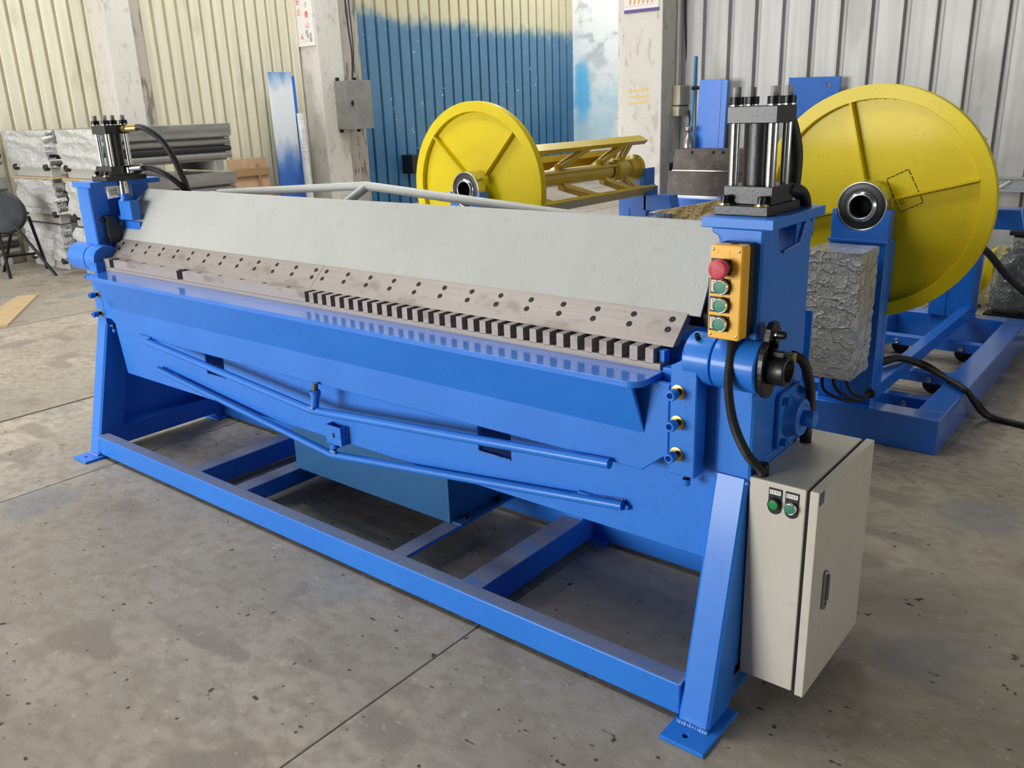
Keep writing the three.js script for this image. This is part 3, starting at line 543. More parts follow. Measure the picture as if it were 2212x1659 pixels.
    const bg = ready(capBolt(0.0098, 0.0165)), w2 = ready(new THREE.CylinderGeometry(0.0135, 0.0135, 0.003, 20).translate(0, 0.0015, 0)), w3 = ready(new THREE.CylinderGeometry(0.0175, 0.0175, 0.002, 20).translate(0, 0.001, 0));
    for (const [dx, dz] of [[-0.047, 0.074], [0.042, 0.074], [-0.047, -0.084], [0.042, -0.084]]) { copyAt(H, 'washer', w3, M.zinc, V(x + dx, 1.3155, z + dz)); copyAt(H, 'spring_washer', w2, M.chrome, V(x + dx, 1.3175, z + dz)); copyAt(H, 'bolt', bg, M.oxide, V(x + dx, 1.3205, z + dz)); }
    // piston rod down to the clamping beam
    part(H, 'piston_rod', cyl(V(x + (s < 0 ? 0.03 : -0.07), 1.2, z), V(x + (s < 0 ? 0.03 : -0.07), 1.29, z), 0.019, 0.019, 24), M.chrome);
    part(H, 'rod_nut', merge([cyl(V(x + (s < 0 ? 0.03 : -0.07), 1.205, z), V(x + (s < 0 ? 0.03 : -0.07), 1.235, z), 0.021, 0.021, 22), orient(hexG(0.029, 0.016), V(x + (s < 0 ? 0.03 : -0.07), 1.195, z), V(0, 1, 0))]), M.blue);
    // hoses
    if (s < 0) {
      const f1 = part(F, 'hydraulic_hose', tube([[-3.77, 1.518, -2.0], [-3.717, 1.517, -2.02], [-3.665, 1.468, -2.06], [-3.632, 1.387, -2.09], [-3.642, 1.293, -2.13], [-3.685, 1.235, -2.17], [-3.76, 1.15, -2.24]], 0.0135, 60, 12), M.rubber);
      part(f1, 'hose_fitting', merge([cyl(V(-3.845, 1.514, -1.985), V(-3.795, 1.514, -1.99), 0.011, 0.011, 14), orient(hexG(0.016, 0.016), V(-3.825, 1.514, -1.987), V(1, 0, 0)), cyl(V(-3.8, 1.516, -1.99), V(-3.75, 1.518, -2.008), 0.0155, 0.0155, 16)]), M.zinc);
      const f2 = part(F, 'hydraulic_hose', tube([[-3.79, 1.345, -2.0], [-3.735, 1.342, -2.04], [-3.678, 1.307, -2.08], [-3.67, 1.258, -2.13], [-3.74, 1.205, -2.2], [-3.8, 1.12, -2.25]], 0.0135, 50, 12), M.rubber);
      part(f2, 'hose_fitting', merge([cyl(V(-3.845, 1.335, -1.98), V(-3.82, 1.335, -1.98), 0.012, 0.012, 14), orient(hexG(0.017, 0.022), V(-3.822, 1.327, -1.98), V(0, 1, 0)), cyl(V(-3.815, 1.345, -1.985), V(-3.755, 1.35, -2.005), 0.0155, 0.0155, 16)]), M.chrome);
    } else {
      part(F, 'hydraulic_hose', tube([[x + 0.02, 1.512, z - 0.05], [x + 0.03, 1.5, z - 0.085], [x + 0.04, 1.43, z - 0.112], [x + 0.04, 1.36, z - 0.115], [x + 0.03, 1.3, z - 0.125], [x + 0.0, 1.2, z - 0.21]], 0.0165, 50, 12), M.rubber);
      part(F, 'hydraulic_hose', tube([[x + 0.055, 1.34, z - 0.06], [x + 0.06, 1.335, z - 0.1], [x + 0.062, 1.31, z - 0.135], [x + 0.05, 1.22, z - 0.2]], 0.0145, 30, 12), M.rubber);
    }
  }
  // ---- push button station on the right column
  {
    const x0 = -0.868, x1 = -0.79, y0 = 1.025, y1 = 1.24, zf = -1.765;
    const rnd4 = (a, b, c, d, r) => { const p = []; const q = (cx, cy, s) => { for (let i = 0; i <= 4; i++) { const t = s + i / 4 * Math.PI / 2; p.push([cx + r * Math.cos(t), cy + r * Math.sin(t)]); } }; q(b - r, d - r, 0); q(a + r, d - r, Math.PI / 2); q(a + r, c + r, Math.PI); q(b - r, c + r, 1.5 * Math.PI); return p; };
    const B = part(F, 'control_station', prism('z', rnd4(x0, x1, y0, y1, 0.006), -1.807, zf, 0.003), M.pendant, 'yellow push button box');
    part(B, 'back_shell', prism('z', rnd4(x0, x1, y0, y1, 0.006), -1.84, -1.807, 0.001), M.plasticBlack);
    part(B, 'name_field', merge([box(-0.85, -0.82, 1.2215, 1.2225, zf - 0.001, zf + 0.0006, 0), box(-0.85, -0.82, 1.2285, 1.2295, zf - 0.001, zf + 0.0006, 0), box(-0.85, -0.849, 1.2215, 1.2295, zf - 0.001, zf + 0.0006, 0), box(-0.821, -0.82, 1.2215, 1.2295, zf - 0.001, zf + 0.0006, 0)]), M.pendant);
    part(B, 'top_plug', lathe([[0, 0], [0.011, 0], [0.011, 0.002], [0, 0.002]], V(-0.828, y1, -1.805), V(0, 1, 0), 20), M.plasticBlack);
    const scr = ready(new THREE.LatheGeometry([[0, 0.0012], [0.0026, 0.001], [0.0034, 0]].map(q => new THREE.Vector2(...q)), 12)), qz = qTo(V(0, 0, 1));
    for (const [sx, sy] of [[x0 + 0.008, y1 - 0.009], [x1 - 0.008, y1 - 0.011], [x0 + 0.008, y0 + 0.01], [x1 - 0.008, y0 + 0.01]]) copyAt(B, 'screw', scr, M.chrome, V(sx, sy, zf), qz);
    const colG = ready(new THREE.LatheGeometry([[0.0172, 0], [0.0172, 0.009], [0.0162, 0.0125], [0.0146, 0.0125], [0.0143, 0.01]].map(q => new THREE.Vector2(...q)), 28));
    const rimG = ready(new THREE.LatheGeometry([[0, 0], [0.0188, 0], [0.0188, 0.004], [0.017, 0.004]].map(q => new THREE.Vector2(...q)), 28));
    const capG = ready(new THREE.LatheGeometry([[0, 0.012], [0.0133, 0.0119], [0.0145, 0.011], [0.0145, 0]].map(q => new THREE.Vector2(...q)), 28));
    const marks = canvasTex(64, 128, (g, w, h) => { g.fillStyle = '#cfcdca'; g.fillRect(0, 0, w, h); g.strokeStyle = '#4a4a4a'; g.lineWidth = 4; for (let k = 0; k < 4; k++) { const y = 14 + k * 28; g.beginPath(); g.moveTo(18, y + 2); g.lineTo(44, y + 4); g.moveTo(22, y + 11); g.lineTo(46, y + 12); g.moveTo(28 + k * 3, y); g.lineTo(26 + k * 4, y + 18); g.moveTo(40 - k * 2, y + 6); g.lineTo(42, y + 18); g.stroke(); } });
    const slip = S({ map: marks, roughness: 0.6 });
    const slipG = () => { const g = new THREE.PlaneGeometry(0.0125, 0.027); g.userData.ready = true; return g; };
    const legG = ready(box(-0.03, 0.018, -0.018, 0.018, 0, 0.0022, 0.0008)), slG = slipG();
    for (const y of [1.1485, 1.106, 1.0625]) {
      copyAt(B, 'legend_plate', legG, M.plasticBlack, V(-0.834, y, zf)); copyAt(B, 'legend_slip', slG, slip, V(-0.8555, y, zf + 0.0024));
      copyAt(B, 'button_rim', rimG, M.plasticBlack, V(-0.833, y, zf + 0.002), qz); copyAt(B, 'button_collar', colG, M.chrome, V(-0.833, y, zf + 0.004), qz); copyAt(B, 'push_button', capG, M.green, V(-0.833, y, zf + 0.004), qz, 'green push button');
    }
    copyAt(B, 'legend_plate', legG, M.plasticBlack, V(-0.834, 1.193, zf));
    copyAt(B, 'button_rim', ready(new THREE.LatheGeometry([[0, 0], [0.0195, 0], [0.0195, 0.005], [0.0155, 0.007], [0.0145, 0.016], [0, 0.016]].map(q => new THREE.Vector2(...q)), 28)), M.plasticBlack, V(-0.832, 1.192, zf), qz);
    const st = copyAt(B, 'emergency_stop', ready(new THREE.LatheGeometry([[0, 0.0305], [0.017, 0.0303], [0.021, 0.0285], [0.0224, 0.025], [0.022, 0.017], [0.018, 0.006], [0.0165, 0], [0, 0]].map(q => new THREE.Vector2(...q)), 36)), M.red, V(-0.832, 1.192, zf + 0.009), qz, 'red mushroom emergency stop button');
    // raised turning arrows on the mushroom
    const arcs = []; for (let k = 0; k < 3; k++) { const t = new THREE.TorusGeometry(0.0148, 0.0007, 5, 10, 1.3); t.rotateZ(k * 2.094 + 0.4); t.translate(0, 0, 0.0305); arcs.push(t); }
    copyAt(B, 'turn_mark', merge(arcs), M.red, V(-0.832, 1.192, zf + 0.009));
    part(F, 'conduit', ribbedTube([[-0.824, 1.03, -1.8], [-0.82, 1.0, -1.795], [-0.81, 0.92, -1.765], [-0.793, 0.83, -1.765], [-0.772, 0.745, -1.80], [-0.757, 0.69, -1.85], [-0.755, 0.672, -1.862]], 0.0115, 0.0055, 0.0022), M.rubber, 'black corrugated conduit');
  }
  // ---- electrical cabinet hung on the right leg
  {
    const x0 = -0.777, y0 = 0.105, y1 = 0.668, z0 = -2.24, z1 = -1.84;
    const E = part(F, 'electrical_cabinet', box(x0, -0.635, y0, y1, z0, z1, 0.004), M.cabinet, 'cream electrical cabinet');
    part(E, 'door_gap', box(-0.6355, -0.626, y0 + 0.006, y1 - 0.006, z0 + 0.008, z1 - 0.005, 0), M.voidBlack);
    part(E, 'door', box(-0.6265, -0.604, y0 - 0.004, y1 + 0.002, z0 - 0.003, z1 + 0.003, 0.003), M.cabinet);
    const hd = []; for (let i = 0; i < 24; i++) { const a = i / 24 * 6.2832; hd.push([-1.925 + 0.0105 * Math.cos(a), 0.372 + (Math.sin(a) > 0 ? 0.045 : -0.045) + 0.0105 * Math.sin(a)]); }
    part(E, 'door_handle', prism('x', hd, -0.604, -0.596, 0.002), S({ color: 0x9a9ca0, metalness: 0.8, roughness: 0.35 }));
    part(E, 'lock_lever', box(-0.597, -0.59, 0.345, 0.418, -1.9305, -1.92, 0.003), S({ color: 0x7f8288, metalness: 0.85, roughness: 0.3 }));
    part(E, 'key_hole', lathe([[0, 0], [0.005, 0], [0.004, 0.002], [0, 0.002]], V(-0.597, 0.334, -1.925), V(1, 0, 0), 14), M.oxide);
    const badge = canvasTex(64, 64, (g) => { g.fillStyle = '#3c4a68'; g.fillRect(0, 0, 64, 64); g.strokeStyle = '#8b97ad'; g.lineWidth = 3; g.beginPath(); g.moveTo(14, 20); g.lineTo(48, 16); g.moveTo(14, 34); g.lineTo(40, 32); g.moveTo(14, 48); g.lineTo(50, 44); g.stroke(); });
    const bg = new THREE.PlaneGeometry(0.03, 0.032); bg.rotateY(Math.PI / 2); bg.translate(-0.6035, 0.65, -1.856); bg.userData.ready = true; part(E, 'badge', bg, S({ map: badge, roughness: 0.4 }));
    const qz = qTo(V(0, 0, 1)), lp = ready(prism('z', [[-0.0165, -0.03], [-0.014, -0.036], [-0.008, -0.041], [0, -0.043], [0.008, -0.041], [0.014, -0.036], [0.0165, -0.03], [0.0165, 0.025], [-0.0165, 0.025]], 0, 0.0025, 0.0005));
    const mark = (s) => canvasTex(128, 48, (g, w, h) => { g.fillStyle = '#dddbd8'; g.fillRect(0, 0, w, h); g.strokeStyle = '#5a5a5c'; g.lineWidth = 4; for (let k = 0; k < 4; k++) { const x = 10 + k * 29; g.beginPath(); g.moveTo(x, 14); g.lineTo(x + 18, 12); g.moveTo(x + 2, 24); g.lineTo(x + 17, 24); g.moveTo(x + 8 + ((k + s) % 3) * 2, 8); g.lineTo(x + 9, 38); if ((k + s) % 2) { g.moveTo(x + 2, 36); g.lineTo(x + 18, 37); } g.stroke(); } });
    [[-0.7095, 'indicator_lamp'], [-0.668, 'push_button']].forEach(([x, n], k) => {
      copyAt(E, 'legend_plate', lp, M.plasticBlack, V(x, 0.629, z1));
      const sg = new THREE.PlaneGeometry(0.028, 0.0115); sg.userData.ready = true; copyAt(E, 'legend_slip', sg, S({ map: mark(k), roughness: 0.6 }), V(x, 0.644, z1 + 0.0028));
      copyAt(E, 'button_rim', ready(new THREE.LatheGeometry([[0, 0], [0.0155, 0], [0.0155, 0.006], [0.0142, 0.012], [0.0125, 0.0128], [0.012, 0.011]].map(q => new THREE.Vector2(...q)), 28)), k ? M.chrome : M.plasticBlack, V(x, 0.615, z1 + 0.002), qz);
      copyAt(E, n, ready(new THREE.LatheGeometry([[0, 0.0125], [0.011, 0.0123], [0.0125, 0.0112], [0.0125, 0]].map(q => new THREE.Vector2(...q)), 28)), k ? M.green : M.greenLamp, V(x, 0.615, z1 + 0.002), qz);
    });
    part(E, 'conduit_gland', merge([lathe([[0, 0], [0.0145, 0], [0.0145, 0.026], [0.012, 0.032], [0, 0.032]], V(-0.755, y1, -1.866), V(0, 1, 0), 22)]), M.plasticBlack);
    part(E, 'conduit_gland', merge([lathe([[0, 0], [0.0155, 0], [0.0155, 0.032], [0.013, 0.038], [0, 0.038]], V(-0.752, y1, -2.135), V(0, 1, 0), 22)]), M.plasticBlack);
    part(F, 'conduit', ribbedTube([[-0.748, 0.945, -1.99], [-0.735, 0.92, -2.03], [-0.735, 0.85, -2.085], [-0.742, 0.77, -2.125], [-0.75, 0.7, -2.135]], 0.0125, 0.006, 0.0018), M.rubber, 'black conduit behind the bearing');
    part(F, 'cable_clip', box(-0.777, -0.735, 0.93, 0.955, -1.985, -1.96, 0.003), M.zinc);
  }
}

// ================================================================== films and crumpled plastic
const crinkle = tex(512, 512, 0.4, 0.4, (u, v) => { let s = 0, w = 0.5; for (let i = 0, f = 6; i < 4; i++, f *= 2) { const q = fbm(u, v, f, f, 2, 301 + i); s += w * (1 - Math.abs(2 * q - 1) * 2.2); w *= 0.6; } return clamp(s * 0.75); }, false);
const folds = tex(512, 512, 0.34, 0.34, (u, v) => { const r = (f, g, k) => Math.pow(clamp(1 - Math.abs(2 * fbm(u + 0.3 * v, v, f, g, 2, k) - 1) * 1.6), 7); return clamp(0.5 * r(6, 5, 331) + 0.4 * r(11, 8, 333) + 0.25 * r(19, 14, 335)); }, false);
M.film = P({ color: 0xf8fafa, roughness: 0.07, transmission: 0.93, thickness: 0, bumpMap: crinkle, bumpScale: 0.03, clearcoat: 1, clearcoatRoughness: 0.06 });
M.filmWhite = P({ color: 0xcbcbc8, roughness: 0.2, bumpMap: folds, bumpScale: 0.012, clearcoat: 0.7, clearcoatRoughness: 0.1 });
M.filmBox = P({ color: 0xd8d8d5, roughness: 0.13, transmission: 0.12, thickness: 0, bumpMap: folds, bumpScale: 0.016, clearcoat: 1, clearcoatRoughness: 0.05 });
// a box whose faces are pushed in and out like loosely wound film
function crumpled(x0, x1, y0, y1, z0, z1, amp, freq, nx, ny, nz, s, stretch = 1) {
  const g = new THREE.BoxGeometry(x1 - x0, y1 - y0, z1 - z0, nx, ny, nz); g.translate((x0 + x1) / 2, (y0 + y1) / 2, (z0 + z1) / 2);
  const p = g.attributes.position, c = V((x0 + x1) / 2, (y0 + y1) / 2, (z0 + z1) / 2);
  for (let i = 0; i < p.count; i++) {
    const x = p.getX(i), y = p.getY(i), z = p.getZ(i);
    const n = (k) => { let t = 0, w = 1, f = freq; for (let o = 0; o < 3; o++) { t += w * (0.5 - Math.abs(perlin.noise(x * f * stretch + k + s + 0.4 * y * f, y * f * 1.9 + k * 2, z * f * stretch - k))); w *= 0.5; f *= 2.1; } return t; };
    const d = amp * (n(0) - 0.35), dx = (x - c.x) / ((x1 - x0) / 2), dy = (y - c.y) / ((y1 - y0) / 2), dz = (z - c.z) / ((z1 - z0) / 2);
    p.setXYZ(i, x + d * Math.sign(dx) * (Math.abs(dx) > 0.96 ? 1 : 0.1), Math.max(y0 - amp * 0.2, y + d * Math.sign(dy) * (dy > 0.96 ? 0.12 : 0)), z + d * Math.sign(dz) * (Math.abs(dz) > 0.96 ? 1 : 0.1));
  }
  g.computeVertexNormals(); return g;
}

M.baseGloss = P({ map: wear([16, 108, 212], [19, 112, 217], [14, 101, 202], 36), roughness: 0.3, clearcoat: 1.0, clearcoatRoughness: 0.12 });
// ================================================================== decoilers
function decoiler(cx, spin, label, mirror) {
  const cy = 1.073, zd = -4.1, D = thing('decoiler', label, 'decoiler', [cx, 0, -4.95], 'yellow reels on blue stands');
  const ring = (r0, r1, za, zb) => { const sh = new THREE.Shape(); sh.absarc(cx, cy, r1, 0, Math.PI * 2, false); const h = new THREE.Path(); h.absarc(cx, cy, r0, 0, Math.PI * 2, true); sh.holes.push(h); const g = new THREE.ExtrudeGeometry(sh, { depth: zb - za - 0.004, bevelEnabled: true, bevelSize: 0.002, bevelThickness: 0.002, bevelOffset: -0.002, bevelSegments: 1, curveSegments: 80 }); g.translate(0, 0, za + 0.002); return g; };
  const disc = part(D, 'reel_disc', cyl(V(cx, cy, zd - 0.012), V(cx, cy, zd), 0.512, 0.512, 96), M.yellow);
  part(disc, 'rim', ring(0.456, 0.517, zd - 0.016, zd + 0.034), M.yellow);
  part(disc, 'hub', lathe([[0.1, 0], [0.095, 0.012], [0.062, 0.014], [0.062, 0.06]], V(cx, cy, zd), V(0, 0, 1), 36), M.yellow);
  const rib = new THREE.BoxGeometry(0.346, 0.009, 0.04); rib.translate(0.285, 0, 0); ready(rib);
  for (let k = 0; k < 4; k++) copyAt(disc, 'rib', rib, M.yellow, V(cx, cy, zd + 0.018), new THREE.Quaternion().setFromAxisAngle(V(0, 0, 1), R(spin + 90 * k)));
  const wb = []; for (let k = 0; k < 70; k++) { const a = k / 70 * 6.283; if (rnd() < 0.6) { const s = new THREE.SphereGeometry(0.005, 5, 4); s.translate(cx + 0.456 * Math.cos(a), cy + 0.456 * Math.sin(a), zd + 0.002); wb.push(s); } } part(disc, 'weld_bead', merge(wb), M.yellow);
  if (mirror) {          // welded repair patch
    const c = [[-1.171, 1.183], [-1.082, 1.228], [-1.006, 1.088], [-1.098, 1.039]], st = [];
    for (let k = 0; k < 4; k++) { const [ax, ay] = c[k], [bx, by] = c[(k + 1) % 4]; for (let j = 0; j < 5; j++) { const t0 = j / 5 + 0.015, t1 = j / 5 + 0.17; st.push(cyl(V(ax + (bx - ax) * t0, ay + (by - ay) * t0, zd + 0.0005), V(ax + (bx - ax) * t1, ay + (by - ay) * t1, zd + 0.0005), 0.0022, 0.0022, 5)); } }
    part(disc, 'patch_seam', merge(st), S({ color: 0x4a3d18, roughness: 0.7 }));
  }
  // bearing in the saddle
  const bz = -3.972, B = part(D, 'bearing', lathe([[0.1, 0], [0.107, 0], [0.109, 0.003], [0.109, 0.067], [0.107, 0.07], [0.102, 0.07], [0.1, 0.064]], V(cx, cy, bz - 0.07), V(0, 0, 1), 48), M.bearing);
  part(B, 'seal', lathe([[0.062, 0.002], [0.082, 0.004], [0.101, 0]], V(cx, cy, bz - 0.006), V(0, 0, 1), 48), M.black);
  part(B, 'inner_ring', lathe([[0.048, -0.03], [0.048, 0.012], [0.052, 0.014], [0.057, 0.014], [0.059, 0.006], [0.067, 0.004], [0.067, -0.01]], V(cx, cy, bz), V(0, 0, 1), 48), M.bearing);
  part(B, 'bore', lathe([[0, -0.06], [0.0478, -0.06], [0.0478, 0.01]], V(cx, cy, bz), V(0, 0, 1), 40), M.voidBlack);
  // stands
  const stand = (z, d) => {
    const o = [[cx - 0.125, 0.165], [cx + 0.125, 0.165], [cx + 0.125, 1.06], [cx + 0.1085, 1.06]]; for (let i = 0; i <= 16; i++) { const a = -R(8) - i / 16 * R(164); o.push([cx + 0.1095 * Math.cos(a), cy + 0.1095 * Math.sin(a)]); } o.push([cx - 0.1085, 1.06], [cx - 0.125, 1.06]);
    const s = part(D, 'stand', prism('z', o, z - d, z, 0.003), M.blueDeep);
    part(s, 'collar', box(cx - 0.132, cx + 0.132, 0.915, 0.928, z - d - 0.006, z + 0.008, 0.002), M.blueDeep);
    part(s, 'stiffener', merge([box(cx - 0.127, cx - 0.12, 0.165, 0.915, z - d - 0.05, z - d, 0.002), box(cx + 0.12, cx + 0.127, 0.165, 0.915, z - d - 0.05, z - d, 0.002), box(cx - 0.03, cx - 0.022, 0.165, 0.75, z, z + 0.006, 0.001)]), M.blueDeep);
    return s;
  };
  stand(-3.965, 0.08);
  const rear = stand(-5.93, 0.13);
  part(rear, 'side_arm', prism('z', [[cx + 0.1, 0.735], [cx + 0.36, 0.735], [cx + 0.33, 0.86], [cx + 0.1, 0.86]], -6.06, -5.93, 0.006), M.blueDeep);
  // base frame
  for (const s of [-1, 1]) part(D, 'base_rail', box(cx + s * 0.32, cx + s * 0.44, 0, 0.165, -5.96, -4.02, 0.006), M.baseGloss);
  for (const [a, b] of [[-4.02, -3.902], [-6.078, -5.96]]) part(D, 'base_cross', box(cx - 0.44, cx + 0.44, 0, 0.165, a, b, 0.006), M.baseGloss);
  part(D, 'tie_beam', box(cx + 0.07, cx + 0.13, 0.17, 0.24, -5.95, -4.03, 0.004), M.blueDeep);
  const bolt = ready(capBolt(0.014, 0.016)), wheel = ready(lathe([[0, 0], [0.045, 0], [0.05, 0.006], [0.05, 0.026], [0.045, 0.032], [0.02, 0.032], [0.018, 0.036], [0, 0.036]], V(0, 0, 0), V(0, 1, 0), 24));
  for (const z of [-4.3, -4.75, -5.45]) {
    const b = part(D, 'caster_bar', box(cx - 0.32, cx + 0.32, 0.075, 0.13, z - 0.035, z + 0.035, 0.003), M.blueDeep);
    for (const x of [-0.16, 0.2]) { copyAt(b, 'bolt', bolt, M.chrome, V(cx + x, 0.1, z + 0.035), qTo(V(0, 0, 1))); copyAt(b, 'caster_wheel', wheel, M.rubber, V(cx + x, 0.05, z - 0.072), qTo(V(0, 0, 1))); }
  }
  // expanding mandrel
  const sh = part(D, 'mandrel_shaft', cyl(V(cx, cy, zd - 0.012), V(cx, cy - 0.01, -6.02), 0.058, 0.058, 30), M.mandrel);
  part(sh, 'slide_band', lathe([[0.0605, 0], [0.0605, 0.03]], V(cx, cy - 0.006, -5.6), V(0, 0, 1), 30), M.darkSteel);
  part(sh, 'slide_collar', lathe([[0.058, 0], [0.08, 0], [0.08, 0.13], [0.058, 0.13]], V(cx, cy - 0.007, -5.77), V(0, 0, 1), 30), M.mandrel);
  part(sh, 'end_flange', lathe([[0.058, 0], [0.098, 0], [0.098, 0.024], [0.07, 0.028], [0.07, 0.12], [0.058, 0.12]], V(cx, cy - 0.008, -5.96), V(0, 0, 1), 32), M.mandrel);
  for (let k = 0; k < 3; k++) {
    const th = R([88, -64, 160][k]), er = V(Math.cos(th), Math.sin(th), 0), et = V(-Math.sin(th), Math.cos(th), 0), o = V(cx, cy - 0.005, 0), rb = 0.2, W = 0.075;
    const P2 = (r, t) => { const q = o.clone().addScaledVector(er, r).addScaledVector(et, t); return [q.x, q.y]; };
    const bar = part(D, 'mandrel_bar', prism('z', [P2(rb, -W), P2(rb + 0.035, 0), P2(rb, W), P2(rb - 0.03, W * 0.55), P2(rb - 0.024, W * 0.45), P2(rb + 0.018, 0), P2(rb - 0.024, -W * 0.45), P2(rb - 0.03, -W * 0.55)], -6.03, zd - 0.02, 0.002), M.mandrel);
    for (const [z0, dz] of [[-4.95, -0.34], [-5.47, -0.3], [-5.74, -0.12], [-4.4, -0.34]]) for (const t of [-0.022, 0.022]) {
      const a = o.clone().addScaledVector(er, 0.07).addScaledVector(et, t), b = o.clone().addScaledVector(er, rb - 0.02).addScaledVector(et, t); a.z = z0; b.z = z0 + dz;
      const d = b.clone().sub(a), L = d.length(), g = new THREE.BoxGeometry(0.013, L + 0.03, 0.034), m = new THREE.Matrix4(), y = d.clone().normalize(), x = et.clone(), zz = x.clone().cross(y); m.makeBasis(x, y, zz); g.applyMatrix4(m); g.translate((a.x + b.x) / 2, (a.y + b.y) / 2, (a.z + b.z) / 2);
      part(bar, 'link', merge([g, cyl(a.clone().addScaledVector(et, -0.01), a.clone().addScaledVector(et, 0.01), 0.013, 0.013, 8), cyl(b.clone().addScaledVector(et, -0.01), b.clone().addScaledVector(et, 0.01), 0.013, 0.013, 8)]), M.mandrel);
      if (t > 0) part(bar, 'lug', (() => { const q = new THREE.BoxGeometry(0.03, 0.06, 0.04); const mm = new THREE.Matrix4().makeBasis(et, er, et.clone().cross(er)); q.applyMatrix4(mm); const c = o.clone().addScaledVector(er, 0.062); q.translate(c.x, c.y, z0); return q; })(), M.mandrel);
    }
  }
  part(sh, 'key_rod', cyl(V(cx + 0.05, cy + 0.034, -4.2), V(cx + 0.05, cy + 0.03, -5.75), 0.011, 0.011, 10), M.mandrel);
  return D;
}
decoiler(-3.605, 47, 'decoiler with yellow reel disc in front of the blue wall', false);
let D2;
{
  const D = D2 = decoiler(-1.23, 15, 'decoiler with larger looking yellow disc at the right and plastic wrapped control box', true);
  // control box wrapped in film, hung on the front stand
  const B = part(D, 'control_box', box(-1.355, -1.135, 0.36, 0.9, -3.915, -3.7, 0.004), S({ map: wear([208, 208, 204], [214, 214, 210], [200, 199, 194], 81), roughness: 0.45 }), 'grey control box wrapped in clear film');
  part(B, 'film_wrap', crumpled(-1.368, -1.122, 0.35, 0.912, -3.918, -3.688, 0.009, 12, 26, 48, 22, 3, 0.6), M.filmBox);
  for (const [k, pts] of [[[-1.28, 0.36, -3.8], [-1.25, 0.29, -3.72], [-1.19, 0.255, -3.72], [-1.12, 0.23, -3.78], [-1.1, 0.23, -3.9]], [[-1.24, 0.36, -3.8], [-1.2, 0.3, -3.73], [-1.15, 0.262, -3.74], [-1.105, 0.235, -3.8], [-1.1, 0.235, -3.9]], [[-1.2, 0.36, -3.82], [-1.16, 0.32, -3.76], [-1.13, 0.27, -3.77], [-1.1, 0.24, -3.84], [-1.1, 0.238, -3.9]]].entries()) part(D, 'cable', tube(pts, 0.007, 30, 8), M.rubber);
  part(D, 'cable_grommet', lathe([[0, 0], [0.024, 0], [0.02, 0.012], [0, 0.012]], V(-1.1, 0.232, -3.925), V(0, 0, 1), 16), M.rubber);
}
// cable from the decoiler across its base and the floor
part(D2, 'power_cable', merge([tube([[-1.18, 0.262, -4.3], [-1.12, 0.262, -4.46], [-1.035, 0.215, -4.55], [-0.918, 0.185, -4.51], [-0.85, 0.183, -4.44], [-0.778, 0.176, -4.36], [-0.745, 0.1, -4.42], [-0.71, 0.035, -4.48], [-0.64, 0.016, -4.5], [-0.5, 0.016, -4.48], [-0.3, 0.016, -4.5], [0.1, 0.016, -4.45]], 0.0145, 90, 8), tube([[-1.21, 0.272, -4.32], [-1.14, 0.265, -4.48], [-1.03, 0.225, -4.575], [-0.91, 0.18, -4.535], [-0.84, 0.178, -4.465], [-0.775, 0.165, -4.385], [-0.735, 0.1, -4.445], [-0.7, 0.035, -4.51], [-0.63, 0.011, -4.525], [-0.5, 0.011, -4.505], [-0.3, 0.011, -4.53], [0.1, 0.011, -4.48]], 0.009, 90, 8)]), M.rubber, 'thick black power cable');
solo('lever_tool', merge([cyl(V(-1.1, 0.034, -4.95), V(-1.0, 0.034, -4.97), 0.03, 0.034, 14), cyl(V(-1.0, 0.04, -4.97), V(-0.94, 0.1, -5.1), 0.012, 0.012, 8)]), S({ map: wear([104, 108, 112], [176, 180, 184], [70, 72, 76], 83, 0.12), roughness: 0.3, metalness: 0.3 }), 'film wrapped hand lever lying between the blue base rails', 'tool');

